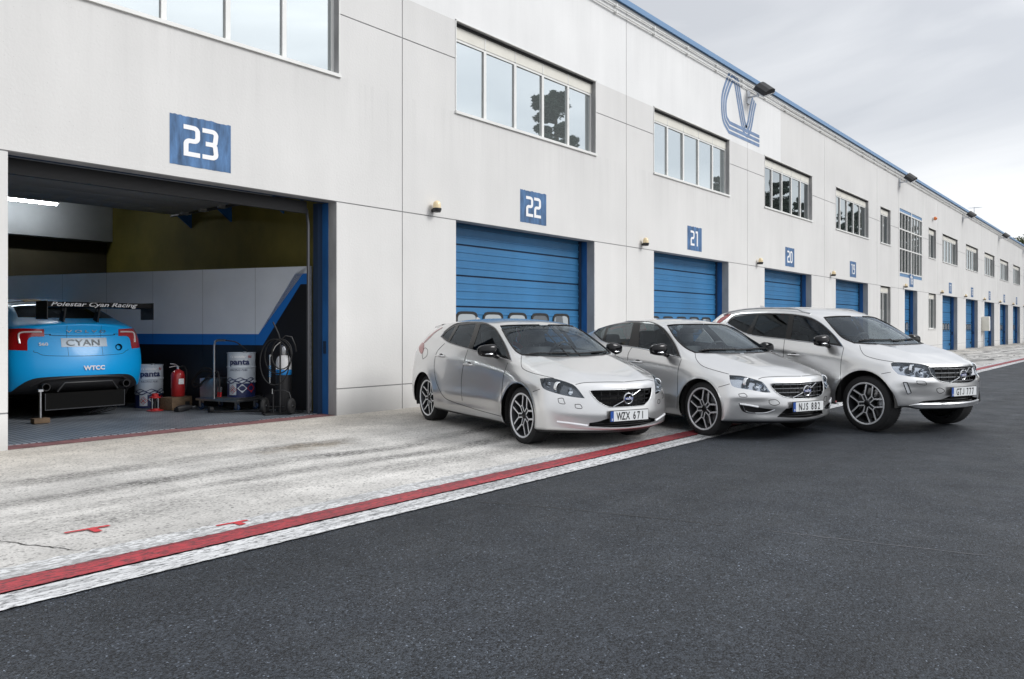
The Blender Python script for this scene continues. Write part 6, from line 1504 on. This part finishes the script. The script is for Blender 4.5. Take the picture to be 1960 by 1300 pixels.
t = MB(); text_on(t, 'Polestar Cyan Racing', lambda a, b2: (-2.3445 + b2 * .10, .48 - a, 1.312 + b2), size=.088, shear=.35, sx=1.62, bold=.0012); t.build('lettering', M['letter_white'], wg, recalc=False)
for (w_, s_) in ((1, 1), (1, -1), (-1, -1)): put_wheel(RC, r_, w_ * RC['wb'] / 2, s_, drop=.14, race=True)
for k in range(3): hose('trailing_cable', [(-2.0, -.45 - .1 * k, .05), (-2.1, -.40 - .05 * k, -.12), (-2.2, -.5 + .15 * k, -.24), (-2.15, -.25 + .1 * k, -.30), (-2.2, -.1, -.31)], .007, M['black'], r_)
b_ = MB(); b_.sphere((-1.9, -.45, .06), 1, sc=(.25, .30, .22), n=16); b_.build('rear_axle_cover', M['darkfloor'], r_)
# ------------------------------------------------------------------ trees
M['bark'] = mat('bark', (.09, .07, .05), .9, noise=(8, .3)); 
def foliage(name, c):
    m = mat(name, c, .7); n, l, b = nodes(m); oi = n.new('ShaderNodeNewGeometry'); nn_ = noise_node(n, l, oi.outputs['Position'], .9, 3)
    sc_ = n.new('ShaderNodeVectorMath'); sc_.operation = 'SCALE'; sc_.inputs[0].default_value = c; l.new(mrange(n, l, nn_, .3, .7, .6, 1.5), sc_.inputs['Scale']); l.new(sc_.outputs[0], b.inputs['Base Color']); return m
M['cedar'] = foliage('cedar_needles', (.035, .06, .04)); M['leaf'] = foliage('broad_leaves', (.07, .09, .035))
def leaf_cloud(b_, c, rx, ry, rz, n_, s_):
    for _ in range(n_):
        d = rng.normal(size=3); d /= np.linalg.norm(d); r = rng.random() ** .4
        p = np.array(c) + d * r * np.array([rx, ry, rz]); a = rng.normal(size=3); a /= np.linalg.norm(a); bb = np.cross(a, rng.normal(size=3)); bb /= np.linalg.norm(bb)
        k = s_ * rng.uniform(.6, 1.3); b_.add([p - a * k, p - bb * k * .5, p + a * k, p + bb * k * .5], [(0, 1, 2, 3)])
def cedar(h):
    root = empty('cedar_tree'); t = MB(); t.tube([(0, 0, -.3), (0, 0, h * .35), (.2, .1, h * .7), (.1, 0, h * .97)], [.45, .35, .2, .05], 10)
    c = MB(); z = h * .22
    while z < h:
        f = 1 - (z / h) ** 1.6; rad = max(.9, h * .30 * f) * rng.uniform(.75, 1.15); nb = rng.integers(5, 8)
        for k in range(nb):
            a = rng.uniform(0, 2 * PI); L_ = rad * rng.uniform(.7, 1.1); e = (L_ * math.cos(a), L_ * math.sin(a), z + L_ * rng.uniform(-.02, .15))
            t.tube([(0, 0, z - .2), (e[0] * .6, e[1] * .6, z + .05), e], [.09, .06, .02], 5)
            for q in (.45, .72, .98): leaf_cloud(c, (e[0] * q, e[1] * q, z + (e[2] - z) * q + .15), L_ * .24, L_ * .24, .28, 100, .13)
        z += h * rng.uniform(.035, .055)
    leaf_cloud(c, (.1, 0, h * .97), .7, .7, .8, 200, .13)
    t.build('trunk', M['bark'], root); c.build('crown', M['cedar'], root, recalc=False); return root
def broad(h, sp):
    root = empty('broadleaf_tree'); t = MB(); t.tube([(0, 0, -.3), (.1, 0, h * .3), (.0, .1, h * .6), (0, 0, h * .85)], [.4, .3, .18, .05], 10); c = MB()
    for _ in range(34):
        a = rng.uniform(0, 2 * PI); rr = sp * math.sqrt(rng.random()); z = h * (.42 + .5 * rng.random() * (1 - .5 * (rr / sp) ** 2)); p = (rr * math.cos(a), rr * math.sin(a), z)
        t.tube([(0, 0, z * .6), (p[0] * .6, p[1] * .6, z * .85), p], [.1, .06, .02], 5); leaf_cloud(c, p, h * .10, h * .10, h * .075, 300, .22)
    t.build('trunk', M['bark'], root); c.build('crown', M['leaf'], root, recalc=False); return root
c1 = cedar(17.5); c2 = broad(19, 5.5)
c1.scale = (1.7, 1.7, 1.05); tag(c1, 'tall dark cedar across the track mirrored in the window above door 22', 'tree', 'trees across the track seen in window reflections')
c1.location = (46.5, -25.5, 0)
tag(c2, 'bushy tree rising behind the far roof edge, nearer the picture centre', 'tree', 'trees behind the far roof'); c2.location = (182, 13, 2); c2.scale = (1.25, 1.25, 1.06)
o = copy_tree(c2); o.location = (206, 12, 1.0); o.rotation_euler.z = 2.2; o['label'] = 'bushy tree behind the far roof edge at the right picture edge'
spec = [(51, -27, .78, 'shorter cedar mirrored beside the tall one in the window above door 22'), (76, -25, .95, 'cedar mirrored at the right edge of the window above door 21'),
        (87, -24, 1.2, 'big cedar mirrored in the left of the window above door 20'), (94, -27, 1.25, 'big cedar mirrored in the middle of the window above door 20'), (101, -24, 1.15, 'cedar mirrored in the right of the window above door 20'),
        (113, -26, 1.2, 'cedar mirrored in the left of the window above door 19'), (121, -24, 1.3, 'cedar mirrored in the middle of the window above door 19'), (128, -27, 1.2, 'cedar mirrored in the right of the window above door 19'),
        (139, -25, 1.3, 'cedar mirrored in the narrow window left of the stair window'), (149, -25, 1.35, 'cedar mirrored in the left half of the stair window'), (158, -27, 1.3, 'cedar mirrored in the right half of the stair window')]
for i, (x, y, s_, lb) in enumerate(spec):
    o = copy_tree(c1); o.location = (x, y, 0); o.scale = (s_, s_, s_); o.rotation_euler.z = i * 1.3; o['label'] = lb
# pale grandstand across the track (mirrored in the lower panes of the far windows)
gs = empty('grandstand', (130, -34, 0)); tag(gs, 'long pale grandstand building across the track mirrored in the far windows', 'building')
b_ = MB(); b_.box(0, 260, -12, 0, 0, 9); b_.box(0, 260, -.25, -.02, 9.01, 10.2); b_.build('wall', M['white'], gs); b_ = MB(); b_.box(-1, 261, -13, 1, 13, 13.5); b_.build('roof', M['roof'], gs)
for i in range(14): b_ = MB(); b_.box(4 + i * 19, 4.5 + i * 19, -.9, -.4, 9.0, 13); b_.build('column', M['galv'], gs)
